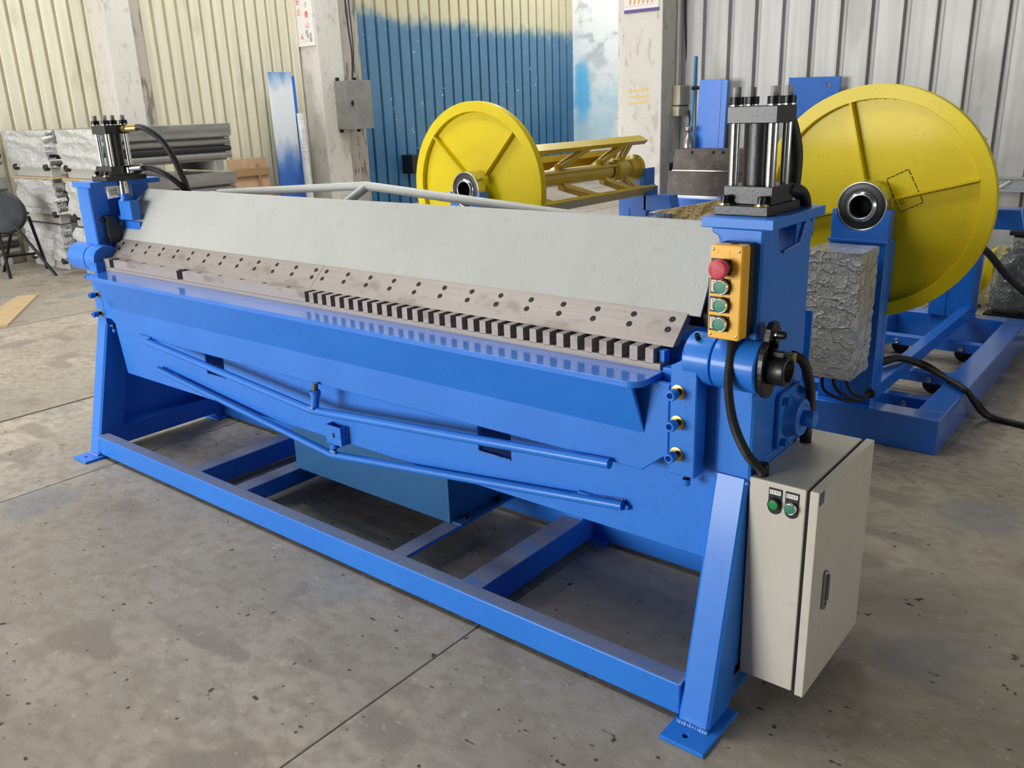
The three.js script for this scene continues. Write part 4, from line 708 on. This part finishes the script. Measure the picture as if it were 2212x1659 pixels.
// ================================================================== stacked bundles on the left
{
  const barM = S({ map: tex(256, 256, 2.6, 0.3, (u, v) => mixc([138, 136, 132], [172, 170, 166], fbm(u, v, 2, 10, 2, 401))), roughness: 0.22, metalness: 0.3, bumpMap: crinkle, bumpScale: 0.003 });
  const skidM = S({ color: 0xa9a7a2, roughness: 0.6 });
  const capM = S({ color: 0x2b2d2f, roughness: 0.5 });
  function bundle(x0, x1, y0, y1, z0, z1, s, label) {
    const T = thing('wrapped_bundle', label, 'bundle', [(x0 + x1) / 2, y0, (z0 + z1) / 2], 'film wrapped bundles stacked by the left wall');
    for (const [za, zb] of [[z1 - 0.12, z1 - 0.02], [z0 + 0.1, z0 + 0.2]]) part(T, 'skid', box(x0 + 0.04, x1 - 0.04, y0, y0 + 0.11, za, zb, 0.005), skidM);
    const n = 5, h = (y1 - y0 - 0.12) / n;
    for (let i = 0; i < n; i++) { const yc = y0 + 0.12 + h * (i + 0.5), r = h * 0.46; const b = part(T, 'bar', cyl(V(x1 - r - 0.01, yc, z0), V(x1 - r - 0.01, yc, z1 - 0.02), r, r, 18), i === 1 ? capM : barM); }
    part(T, 'core', box(x0 + 0.03, x1 - h * 0.9, y0 + 0.1, y1 - 0.02, z0 + 0.03, z1 - 0.03, 0.01), barM);
    part(T, 'film_wrap', crumpled(x0, x1 - 0.02, y0 + 0.1, y1, z1 - 0.1, z1, Math.min(0.055, (x1 - x0) * 0.08), 4, 44, 30, 4, s, 0.4), M.filmWhite, 'crumpled white film');
    part(T, 'film_wrap', crumpled(x0 + 0.02, x1 + 0.006, y1 - 0.12, y1 + 0.004, z0, z1 - 0.1, 0.02, 3, 10, 4, 24, s + 5, 0.4), barM);
    const bolt = ready(capBolt(0.035, 0.05)); for (const x of [x0 + 0.1, x1 - 0.08]) copyAt(T, 'roller_end', bolt, capM, V(x, y0 + 0.1, z1 - 0.02), qTo(V(0, 0, 1)));
    return T;
  }
  const rows = ['bottom', 'middle', 'top'];
  for (let k = 0; k < 3; k++) {
    const y0 = [0, 0.505, 1.0][k], y1 = [0.49, 0.975, 1.48][k];
    bundle(-10.62, -9.68, y0, y1, -5.4, -4.15, 11 + k, `film wrapped bundle, ${rows[k]} of the left stack behind the black stand`);
    bundle(-9.38, -8.5, y0, y1, -5.6, -4.15, 31 + k, `film wrapped bundle of long bars, ${rows[k]} of the stack beside the left cylinder`);
  }
  for (let k = 0; k < 3; k++) { const y0 = [0, 0.505, 1.0][k]; bundle(-10.92, -10.74, y0, y0 + 0.475, -4.1, -2.4, 51 + k, `grey bar bundle at the left picture edge, ${rows[k]} of its stack`); }
  for (const [x0, x1, y, n] of [[-10.62, -9.68, 0.976, 'left'], [-9.38, -8.5, 0.976, 'right']]) solo('dunnage_strip', box(x0 - 0.03, x1 + 0.04, y + 0.004, 0.999, -4.28, -4.13, 0.003), M.wood, `flat wooden strip between the upper bundles of the ${n} stack`, 'strip');
}
// ---- round black drum on a four legged stand at the left edge
{
  const T = thing('drum_stand', 'round black drum on a black four legged stand at the left edge', 'stand', [-9.95, 0, -3.75]);
  const n = V(0.8, 0.1, 0.6).normalize(), c = V(-9.96, 0.66, -3.7);
  const d = part(T, 'drum', lathe([[0, 0], [0.19, 0], [0.218, 0.02], [0.222, 0.05], [0.218, 0.08], [0.19, 0.1], [0, 0.105]], c.clone().addScaledVector(n, -0.06), n, 40), S({ map: wear([36, 37, 42], [48, 49, 54], [26, 27, 30], 91, 0.4), roughness: 0.55 }));
  const legs = [[[-9.72, 0.62, -3.85], [-10.08, 0.0, -4.08]], [[-9.98, 0.5, -3.62], [-9.78, 0.0, -3.57]], [[-10.02, 0.5, -3.78], [-10.33, 0.0, -3.72]], [[-9.8, 0.55, -3.72], [-9.5, 0.0, -3.92]]];
  legs.forEach(([a, b]) => part(T, 'leg', cyl(V(...a), V(...b), 0.017, 0.017, 10), M.oxide));
  part(T, 'cross_bar', cyl(V(-9.88, 0.22, -3.59), V(-9.97, 0.2, -3.98), 0.013, 0.013, 8), M.oxide);
  part(T, 'cross_bar', cyl(V(-9.86, 0.2, -3.59), V(-10.2, 0.2, -3.74), 0.013, 0.013, 8), M.oxide);
}
solo('plywood_board', prism('y', [[-8.52, -3.32], [-8.6, -3.16], [-8.16, -2.82], [-7.5, -2.45], [-7.4, -2.6]], 0.0, 0.02, 0.001), M.wood, 'flat plywood board lying on the floor at the left edge', 'board');

// ---- along the left wall
solo('white_blue_panel', prism('z', [[-10.72, 0], [-10.69, 0], [-10.69, 2.13], [-10.72, 2.13]], -8.18, -7.78, 0.002), S({ map: (() => { const t = tex(256, 512, 0.4, 2.13, (u, v) => { const n = fbm(u, v, 5, 9, 4, 411), g = fbm(u, v, 90, 200, 2, 413); const top = sstep(0.86, 1.06, v + (n - 0.5) * 0.12 + (u - 0.5) * 0.05) * 0.8, bot = sstep(0.62, 0.3, v + (n - 0.5) * 0.14); const a = clamp(Math.max(top, bot) + (g - 0.5) * 0.12); return mixc([222, 227, 231], [50, 102, 186], a); }); t.offset.set(8.18 / 0.4, 0); return t; })(), roughness: 0.4 }), 'tall white panel with blue ends leaning beside the pillar', 'panel');  // texture runs from a white middle to blue at both ends
solo('blue_board', prism('z', [[-10.76, 0], [-10.73, 0], [-10.73, 2.08], [-10.76, 2.08]], -8.26, -8.16, 0.002), M.blueDeep, 'narrow blue board standing behind the white and blue panel', 'board');
solo('wrapped_tube', merge([cyl(V(-10.55, 0, -8.18), V(-10.66, 1.56, -8.24), 0.055, 0.055, 20)]), P({ map: wear([206, 208, 208], [222, 223, 222], [176, 180, 184], 421, 0.3), roughness: 0.25, clearcoat: 0.5, bumpMap: crinkle, bumpScale: 0.006 }), 'white film wrapped tube leaning at the foot of the pillar', 'tube');
{
  const T = thing('cardboard_sheet', 'brown cardboard sheet with tape leaning on the cream wall', 'cardboard', [-10.75, 0, -7.3]);
  const sh = prism('z', [[-10.78, 0], [-10.74, 0], [-10.8, 0.98], [-10.82, 0.98]], -7.66, -7.02, 0.002);
  const m = part(T, 'sheet', sh, M.card); part(m, 'tape_strip', merge([prism('z', [[-10.752, 0.74], [-10.75, 0.74], [-10.757, 0.84], [-10.76, 0.84]], -7.67, -7.1, 0), prism('z', [[-10.747, 0.6], [-10.744, 0.6], [-10.76, 0.9], [-10.765, 0.9]], -7.5, -7.46, 0)]), M.tape);
}
{
  const T = thing('electrical_box', 'grey metal electrical box on the white pillar beside the blue wall', 'box', [-10.45, 1.3, -9.05]);
  const em = S({ map: wear([128, 126, 120], [138, 136, 129], [104, 102, 97], 431, 0.8), roughness: 0.5, metalness: 0.2 });
  const b = part(T, 'body', box(-10.56, -10.31, 1.31, 2.0, -9.32, -8.84, 0.006), em);
  const d = part(T, 'door', box(-10.312, -10.285, 1.305, 2.005, -9.325, -8.835, 0.005), em);
  part(d, 'lock', merge([lathe([[0, 0], [0.028, 0], [0.024, 0.014], [0, 0.014]], V(-10.286, 1.68, -8.93), V(1, 0, 0), 18), box(-10.286, -10.268, 1.64, 1.72, -8.94, -8.92, 0.003)]), M.oxide);
  for (const z of [-8.88, -9.22]) part(T, 'bracket', box(-10.545, -10.5, 1.26, 2.05, z - 0.02, z + 0.02, 0.003), M.oxide);
}
for (const [k, dz, n] of [[0, 0, 'thicker black'], [1, 0.055, 'thinner black']]) solo('wall_cable', tube([[-10.52 - 0.02 * k, 6.4, -9.14 - dz], [-10.52, 4, -9.15 - dz], [-10.52, 2.9, -9.17 - dz * 1.2], [-10.5, 2.4, -9.19 - dz * 0.6], [-10.46, 2.005, -9.12]], k ? 0.009 : 0.012, 40, 8), M.rubber, `${n} cable dropping down the pillar into the electrical box`, 'cable');
solo('paper_notice', box(-10.958, -10.955, 2.2, 2.32, -9.87, -9.72, 0), S({ map: canvasTex(64, 64, (g) => { g.fillStyle = '#b9cadd'; g.fillRect(0, 0, 64, 64); g.strokeStyle = '#6f86a4'; g.lineWidth = 2; for (const y of [14, 50]) { g.beginPath(); g.moveTo(10, y); g.lineTo(56, y + 2); g.stroke(); } }), roughness: 0.7 }), 'small pale paper notice stuck on the blue wall', 'notice');
solo('black_box', box(-10.96, -10.7, 0.52, 0.83, -10.72, -10.5, 0.008), M.black, 'black box on the blue wall beside the yellow reel', 'box');

// ---- posters. Strokes are drawn in a unit square, y down.
const GL = {
  an: [[[0.5, 0.02], [0.54, 0.12]], [[0.12, 0.3], [0.14, 0.17], [0.88, 0.17], [0.84, 0.3]], [[0.06, 0.5], [0.94, 0.5]], [[0.42, 0.28], [0.26, 0.66], [0.8, 0.96]], [[0.68, 0.5], [0.5, 0.8], [0.14, 0.97]]],
  quan: [[[0.5, 0.03], [0.3, 0.28], [0.05, 0.45]], [[0.5, 0.03], [0.72, 0.28], [0.96, 0.45]], [[0.26, 0.48], [0.74, 0.48]], [[0.5, 0.48], [0.5, 0.94]], [[0.28, 0.7], [0.72, 0.7]], [[0.1, 0.95], [0.9, 0.95]]],
  zhong: [[[0.74, 0.05], [0.2, 0.14]], [[0.08, 0.26], [0.92, 0.26]], [[0.22, 0.38], [0.78, 0.38], [0.78, 0.64], [0.22, 0.64], [0.22, 0.38]], [[0.22, 0.51], [0.78, 0.51]], [[0.5, 0.1], [0.5, 0.95]], [[0.16, 0.79], [0.84, 0.79]], [[0.06, 0.95], [0.94, 0.95]]],
  yu: [[[0.2, 0.14], [0.8, 0.14]], [[0.05, 0.45], [0.95, 0.45]], [[0.52, 0.14], [0.52, 0.92], [0.36, 0.84]]],
  tai: [[[0.2, 0.12], [0.8, 0.12]], [[0.25, 0.25], [0.75, 0.25]], [[0.1, 0.4], [0.9, 0.4]], [[0.5, 0.02], [0.42, 0.42], [0.06, 0.66]], [[0.58, 0.4], [0.94, 0.64]], [[0.5, 0.5], [0.5, 0.96], [0.4, 0.9]], [[0.3, 0.6], [0.38, 0.68]], [[0.22, 0.92], [0.44, 0.74]], [[0.74, 0.56], [0.6, 0.68]], [[0.56, 0.74], [0.8, 0.94]]],
  shan: [[[0.5, 0.08], [0.5, 0.9]], [[0.14, 0.36], [0.14, 0.9], [0.86, 0.9]], [[0.86, 0.34], [0.86, 0.96]]],
};
function glyph(g, name, x, y, s, col, w) { g.strokeStyle = col; g.lineWidth = w; g.lineCap = 'round'; for (const st of GL[name]) { g.beginPath(); st.forEach(([a, b], i) => i ? g.lineTo(x + a * s, y + b * s) : g.moveTo(x + a * s, y + b * s)); g.stroke(); } }
{
  const T = thing('safety_poster', 'narrow white safety poster with red characters on the pillar above the electrical box', 'poster', [-10.79, 2.5, -8.6]);
  const t = canvasTex(360, 900, (g, w, h) => {
    g.fillStyle = '#e3dfdc'; g.fillRect(0, 0, w, h);
    glyph(g, 'an', 50, 330, 84, '#d9714f', 11); glyph(g, 'quan', 50, 455, 84, '#d98a62', 10);
    glyph(g, 'zhong', 205, 255, 80, '#9a9896', 8); glyph(g, 'yu', 208, 385, 76, '#9a9896', 8); glyph(g, 'tai', 208, 500, 82, '#d66a52', 11); glyph(g, 'shan', 206, 625, 82, '#dc8a74', 11);
    g.fillStyle = '#a3a19e'; g.beginPath(); g.ellipse(225, 752, 26, 30, 0.4, 0, 7); g.fill(); g.beginPath(); g.ellipse(236, 800, 20, 32, -0.5, 0, 7); g.fill(); g.beginPath(); g.ellipse(295, 790, 24, 28, 0, 0, 7); g.fill(); g.beginPath(); g.ellipse(297, 845, 30, 34, 0, 0, 7); g.fill();
    g.fillStyle = '#cf7f68'; g.beginPath(); g.moveTo(120, 770); g.lineTo(92, 830); g.lineTo(146, 830); g.fill(); g.strokeStyle = '#b9b6b2'; g.lineWidth = 5; g.beginPath(); g.moveTo(104, 830); g.lineTo(96, 872); g.moveTo(132, 830); g.lineTo(140, 872); g.moveTo(150, 872); g.lineTo(250, 850); g.stroke();
  });
  part(T, 'board', box(-10.99, -10.585, 2.5, 3.6, -8.598, -8.575, 0.003), M.paper);
  const pg = new THREE.PlaneGeometry(0.4, 1.0); pg.translate(-10.7875, 3.02, -8.5735); pg.userData.ready = true; part(T, 'print', pg, S({ map: t, roughness: 0.5 }));
  part(T, 'rail', box(-10.99, -10.583, 2.495, 2.52, -8.6, -8.57, 0.004), M.paper);
}
{
  const T = thing('process_poster', 'white poster with purple lower edge high on the taped pillar', 'poster', [-4.51, 2.35, -7.56]);
  const t = canvasTex(512, 256, (g, w, h) => { g.fillStyle = '#dcd6d0'; g.fillRect(0, 0, w, h); g.fillStyle = '#bcd3d6'; g.fillRect(120, 20, 250, 110); for (let k = 0; k < 6; k++) { const x = 88 + k * 66; g.fillStyle = '#cf955e'; g.beginPath(); g.ellipse(x + 4, 150, 15, 20, 0.1, 0, 7); g.fill(); g.beginPath(); g.ellipse(x - 4, 180, 13, 18, -0.2, 0, 7); g.fill(); } g.strokeStyle = '#8a867f'; g.lineWidth = 2; g.beginPath(); g.moveTo(50, 172); g.lineTo(450, 160); g.stroke(); g.strokeStyle = '#9d7fae'; g.lineWidth = 3; g.beginPath(); g.moveTo(10, 214); g.lineTo(500, 208); g.stroke(); });
  part(T, 'board', box(-4.697, -4.325, 2.36, 2.9, -7.56, -7.552, 0.001), M.paper);
  const pg = new THREE.PlaneGeometry(0.37, 0.185); pg.translate(-4.511, 2.473, -7.5512); pg.userData.ready = true; part(T, 'print', pg, S({ map: t, roughness: 0.55 }));
  part(T, 'lower_edge', box(-4.698, -4.324, 2.353, 2.382, -7.56, -7.549, 0.002), S({ color: 0x5a4386, roughness: 0.5 }));
}
[['top', 1.662, 1.675], ['middle', 1.605, 1.612], ['bottom', 1.545, 1.565]].forEach(([n, a, b]) => solo('tape_strip', prism('z', [[-4.648, a - 0.016], [-4.42, b - 0.022], [-4.42, b], [-4.648, a]], -7.5605, -7.5585, 0), M.masking, `${n} of three yellowish tape strips on the white pillar`, 'tape', 'tape strips on the pillar'));

// ---- around the corner pillar and the grey wall
{
  const T = thing('switch_box', 'dirty cream switch box on the grey side of the taped pillar', 'switch box', [-4.25, 1.4, -7.9]);
  const dm = S({ map: wear([196, 190, 170], [176, 170, 150], [96, 90, 80], 441, 0.25), roughness: 0.6 });
  const b = part(T, 'upper_case', box(-4.285, -4.2, 1.505, 1.69, -8.0, -7.77, 0.012), dm);
  part(b, 'side_cover', box(-4.28, -4.205, 1.5, 1.68, -7.998 + 0.0, -7.94, 0.01), S({ color: 0x4d4c4a, roughness: 0.6 }));
  part(T, 'lower_case', box(-4.285, -4.205, 1.405, 1.498, -7.96, -7.765, 0.008), dm);
}
solo('wall_conduit', cyl(V(-4.265, 1.69, -7.83), V(-4.265, 6.4, -7.83), 0.014, 0.014, 12), S({ color: 0xc2c2c0, roughness: 0.6 }), 'pale vertical conduit above the switch box', 'conduit');
solo('switch_cable', tube([[-4.26, 6.4, -7.9], [-4.26, 3, -7.91], [-4.24, 1.95, -7.955], [-4.24, 1.68, -7.965]], 0.007, 30, 8), M.rubber, 'thin black cable dropping into the top of the switch box', 'cable');
solo('switch_cable', tube([[-4.19, 1.45, -7.93], [-4.17, 1.35, -7.92], [-4.15, 1.2, -7.86], [-4.14, 1.0, -7.82], [-4.1, 0.6, -7.8], [-4.05, 0.01, -7.78]], 0.007, 30, 8), M.rubber, 'thin black cable hanging from the bottom of the switch box', 'cable');
{
  const T = thing('blue_rod', 'thin bright blue rod standing against the grey wall', 'rod', [-4.13, 0, -7.9]);
  part(T, 'rod', cyl(V(-4.13, 0.9, -7.88), V(-4.13, 1.95, -7.93), 0.012, 0.012, 10), S({ color: 0x2e86cc, roughness: 0.4 })); part(T, 'pipe', cyl(V(-4.12, 0, -7.84), V(-4.13, 0.95, -7.88), 0.02, 0.02, 12), M.thread); part(T, 'clamp', cyl(V(-4.14, 1.66, -7.9), V(-4.04, 1.66, -7.9), 0.017, 0.017, 10), M.oxide);
}
solo('gas_cylinder', lathe([[0, 0], [0.055, 0], [0.06, 0.01], [0.06, 1.12], [0.05, 1.2], [0.022, 1.24], [0.022, 1.265], [0.04, 1.27], [0.04, 1.3], [0.02, 1.32], [0, 1.32]], V(-4.02, 0, -7.62), V(0, 1, 0), 24), S({ color: 0x9c9a95, metalness: 0.8, roughness: 0.3 }), 'slim steel cylinder with a valve beside the blue plate', 'cylinder');
{
  const T = thing('bent_panel', 'glossy blue bent panel leaning on the grey wall behind the right cylinder', 'panel', [-3.85, 0, -7.8]);
  const q = (z0, z1, x0, x1, n) => { const g = new THREE.BufferGeometry(); };
  const m = part(T, 'face', merge([prism('z', [[-4.06, 0], [-3.79, 0], [-3.745, 1.722], [-3.968, 1.73]], -7.73, -7.722, 0.001)]), M.blueDeep);
  part(m, 'folded_edge', prism('z', [[-3.79, 0], [-3.735, 0], [-3.69, 1.715], [-3.745, 1.722]], -7.765, -7.726, 0.001), M.blueDeep);
}
solo('blue_plate', prism('z', [[-3.16, 0], [-2.7, 0], [-2.69, 1.7], [-3.146, 1.71]], -7.83, -7.815, 0.002, [(() => { const h = []; for (let i = 0; i < 14; i++) { const a = i / 14 * 6.2832; h.push([-2.79 + 0.02 * Math.cos(a), 1.635 + 0.02 * Math.sin(a)]); } return h; })()]), M.blueMatte, 'flat blue plate with a hole leaning on the grey wall behind the right reel', 'plate');
{
  const T = thing('tool_bench', 'blue bench under the stacked dark steel dies', 'bench', [-3.5, 0, -6.9]);
  part(T, 'top', box(-3.95, -3.0, 0.66, 0.745, -7.35, -6.75, 0.006), M.blueDeep);
  for (const [x, z] of [[-3.88, -6.8], [-3.07, -6.8], [-3.88, -7.29], [-3.07, -7.29]]) part(T, 'leg', box(x - 0.035, x + 0.035, 0, 0.66, z - 0.035, z + 0.035, 0.004), M.blueDeep);
}
{
  const T = thing('steel_die', 'lower dark steel die block on the blue bench', 'die', [-3.5, 0.745, -6.95], 'stacked steel dies');
  const b = part(T, 'block', prism('x', [[-6.88, 0.745], [-6.905, 0.962], [-7.15, 0.962], [-7.15, 0.745]], -3.83, -3.1, 0.003), M.darkSteel); part(b, 'ground_edge', box(-3.83, -3.1, 0.7455, 0.757, -6.884, -6.876, 0), M.chrome);
  const U = thing('steel_die', 'upper dark steel die block with bolt holes on the lower die', 'die', [-3.5, 0.962, -6.95], 'stacked steel dies');
  const c = part(U, 'block', prism('x', [[-6.905, 0.962], [-6.925, 1.085], [-6.94, 1.085], [-6.95, 1.145], [-7.12, 1.145], [-7.12, 0.962]], -3.79, -3.1, 0.003), M.darkSteel); part(c, 'ground_edge', box(-3.79, -3.1, 0.9625, 0.972, -6.908, -6.9, 0), M.chrome);
  const hg = ready(new THREE.CylinderGeometry(0.014, 0.014, 0.004, 12)); for (const x of [-3.62, -3.42, -3.33]) copyAt(c, 'bolt_hole', hg, M.voidBlack, V(x, 1.118, -6.945), qTo(V(0, 0.15, 1)));
}
solo('black_sheet', box(-3.93, -3.86, 0.745, 1.02, -7.2, -6.98, 0.004), M.black, 'black block standing beside the steel dies on the bench', 'block');
// wrapped machine part behind the folding machine
{
  const T = thing('wrapped_machine', 'film wrapped machine behind the grey cover with a tan taped bar on top', 'machine', [-1.7, 0, -3.1]);
  part(T, 'body', box(-1.95, -1.45, 0, 1.04, -3.4, -2.75, 0.01), S({ color: 0x53565a, roughness: 0.6 }));
  part(T, 'film_wrap', crumpled(-1.97, -1.43, 0.02, 1.06, -3.42, -2.73, 0.05, 5, 20, 30, 20, 71), M.film);
  const b = part(T, 'taped_bar', (() => { const g = crumpled(-1.8, -1.45, 1.075, 1.135, -3.25, -3.16, 0.012, 12, 26, 6, 6, 77); g.translate(1.63, -1.1, 3.2); g.rotateZ(0.2); g.translate(-1.63, 1.115, -3.2); return g; })(), P({ map: wear([178, 150, 96], [196, 170, 118], [146, 118, 72], 451, 0.3), roughness: 0.3, clearcoat: 0.5, bumpMap: crinkle, bumpScale: 0.01 }));
  part(b, 'blue_film', crumpled(-1.84, -1.74, 1.05, 1.11, -3.26, -3.15, 0.02, 14, 10, 8, 8, 79), P({ color: 0x8ea6cf, roughness: 0.15, transmission: 0.4, bumpMap: crinkle, bumpScale: 0.01 }));
}
// ---- far right, behind the right reel
const ym = M.yellow;
solo('yellow_post', merge([prism('z', [[-1.46, 0.05], [-1.29, 0.05], [-1.3, 0.3], [-1.45, 0.3]], -7.05, -6.9, 0.004), box(-1.47, -1.28, 0, 0.05, -7.06, -6.89, 0.004)]), ym, 'short yellow post with a foot plate below the right reel rim', 'post');
{
  const T = thing('yellow_stand', 'darker yellow grooved machine foot beside the short yellow post', 'stand', [-1.2, 0, -7.15]);
  part(T, 'base', box(-1.29, -1.11, 0.03, 0.09, -7.25, -7.05, 0.004), ym); part(T, 'body', prism('z', [[-1.28, 0.09], [-1.12, 0.09], [-1.12, 0.4], [-1.14, 0.44], [-1.2, 0.45], [-1.26, 0.4]], -7.23, -7.07, 0.01), ym); part(T, 'groove', box(-1.203, -1.197, 0.1, 0.42, -7.0705, -7.066, 0), M.voidBlack); part(T, 'foot', box(-1.27, -1.13, 0, 0.03, -7.23, -7.07, 0), M.oxide);
}
{
  const T = thing('dark_machine', 'dark machine at the right edge in front of the grey wall', 'machine', [-0.8, 0, -7.2]);
  part(T, 'body', box(-1.09, -0.4, 0.05, 0.55, -7.5, -7.02, 0.012), M.black); part(T, 'top_plate', box(-1.12, -0.36, 0.55, 0.585, -7.52, -7.0, 0.006), M.black); part(T, 'foot', box(-1.08, -0.95, 0, 0.05, -7.4, -7.05, 0.004), M.oxide);
}
solo('yellow_tube_end', prism('z', [[-1.12, 0.586], [-1.03, 0.586], [-1.01, 0.65], [-1.09, 0.65]], -7.25, -7.01, 0.002, [[[-1.1, 0.597], [-1.045, 0.597], [-1.03, 0.639], [-1.08, 0.639]]]), ym, 'short yellow square tube lying on the dark machine', 'tube');
{
  const T = thing('wrapped_motor', 'dark motor wrapped in clear film at the right edge', 'motor', [-1.0, 0, -6.7]);
  const m = part(T, 'motor', merge([lathe([[0, 0.06], [0.09, 0.06], [0.1, 0.08], [0.1, 0.4], [0.07, 0.46], [0, 0.47]], V(-1.02, 0, -6.72), V(0, 1, 0), 20), box(-1.13, -0.88, 0.1, 0.24, -6.82, -6.62, 0.01)]), S({ color: 0x2c3a3d, roughness: 0.5 }));
  const g = new THREE.SphereGeometry(1, 40, 30), p = g.attributes.position;
  for (let i = 0; i < p.count; i++) { const x = p.getX(i), y = p.getY(i), z = p.getZ(i), t = (y + 1) / 2, w = (0.16 - 0.075 * t * t) * (1 + 0.22 * Math.sin(t * 9)), n = 1 + 0.35 * (0.35 - Math.abs(perlin.noise(x * 3 + 5, y * 5, z * 3))) + 0.15 * perlin.noise(x * 9, y * 12, z * 9); p.setXYZ(i, -1.02 + x * w * n / Math.max(0.25, Math.sqrt(1 - y * y) * 0.6 + 0.4), Math.max(0.035, 0.02 + t * 0.56), -6.72 + z * w * n); }
  g.computeVertexNormals(); part(T, 'film_wrap', g, M.film);
  part(T, 'skid', box(-1.15, -0.87, 0, 0.06, -6.83, -6.6, 0.004), M.oxide);
}
solo('steel_flat', prism('y', [[-1.05, -6.5], [-1.0, -6.3], [-0.4, -6.0], [-0.35, -6.1]], 0, 0.035, 0.002), M.plate, 'flat pale steel bar on the floor at the right edge', 'bar');
solo('hanging_cable', tube([[-1.0, 0.9, -4.6], [-0.97, 0.82, -4.9], [-0.93, 0.7, -5.25], [-0.86, 0.5, -5.6], [-0.75, 0.3, -6.0], [-0.55, 0.12, -6.4], [-0.3, 0.03, -6.6], [0.2, 0.02, -6.6]], 0.02, 60, 10), M.rubber, 'thick black cable hanging from the right reel to the floor', 'cable');
// loose crumbs on the concrete
const crumb = ready(new THREE.IcosahedronGeometry(0.006, 0));
{
  const pts = [[-0.24, -1.5], [-0.02, -1.37], [0.02, -1.72]], txt = ['nearest the cabinet corner', 'in the right foreground', 'farther right on the dark floor'];
  pts.forEach(([x, z], i) => { const m = new THREE.Mesh(crumb, M.paper); m.scale.set(1.6, 0.5, 1); m.position.set(x, 0.003, z); m.name = numbered('paint_chip'); m.userData = { label: `tiny white paint chip on the floor, ${txt[i]}`, category: 'chip', group: 'paint chips' }; scene.add(m); });
}
scene.traverse((o) => { if (o.isMesh) { o.castShadow = true; o.receiveShadow = true; } });
renderer.render(scene, camera);
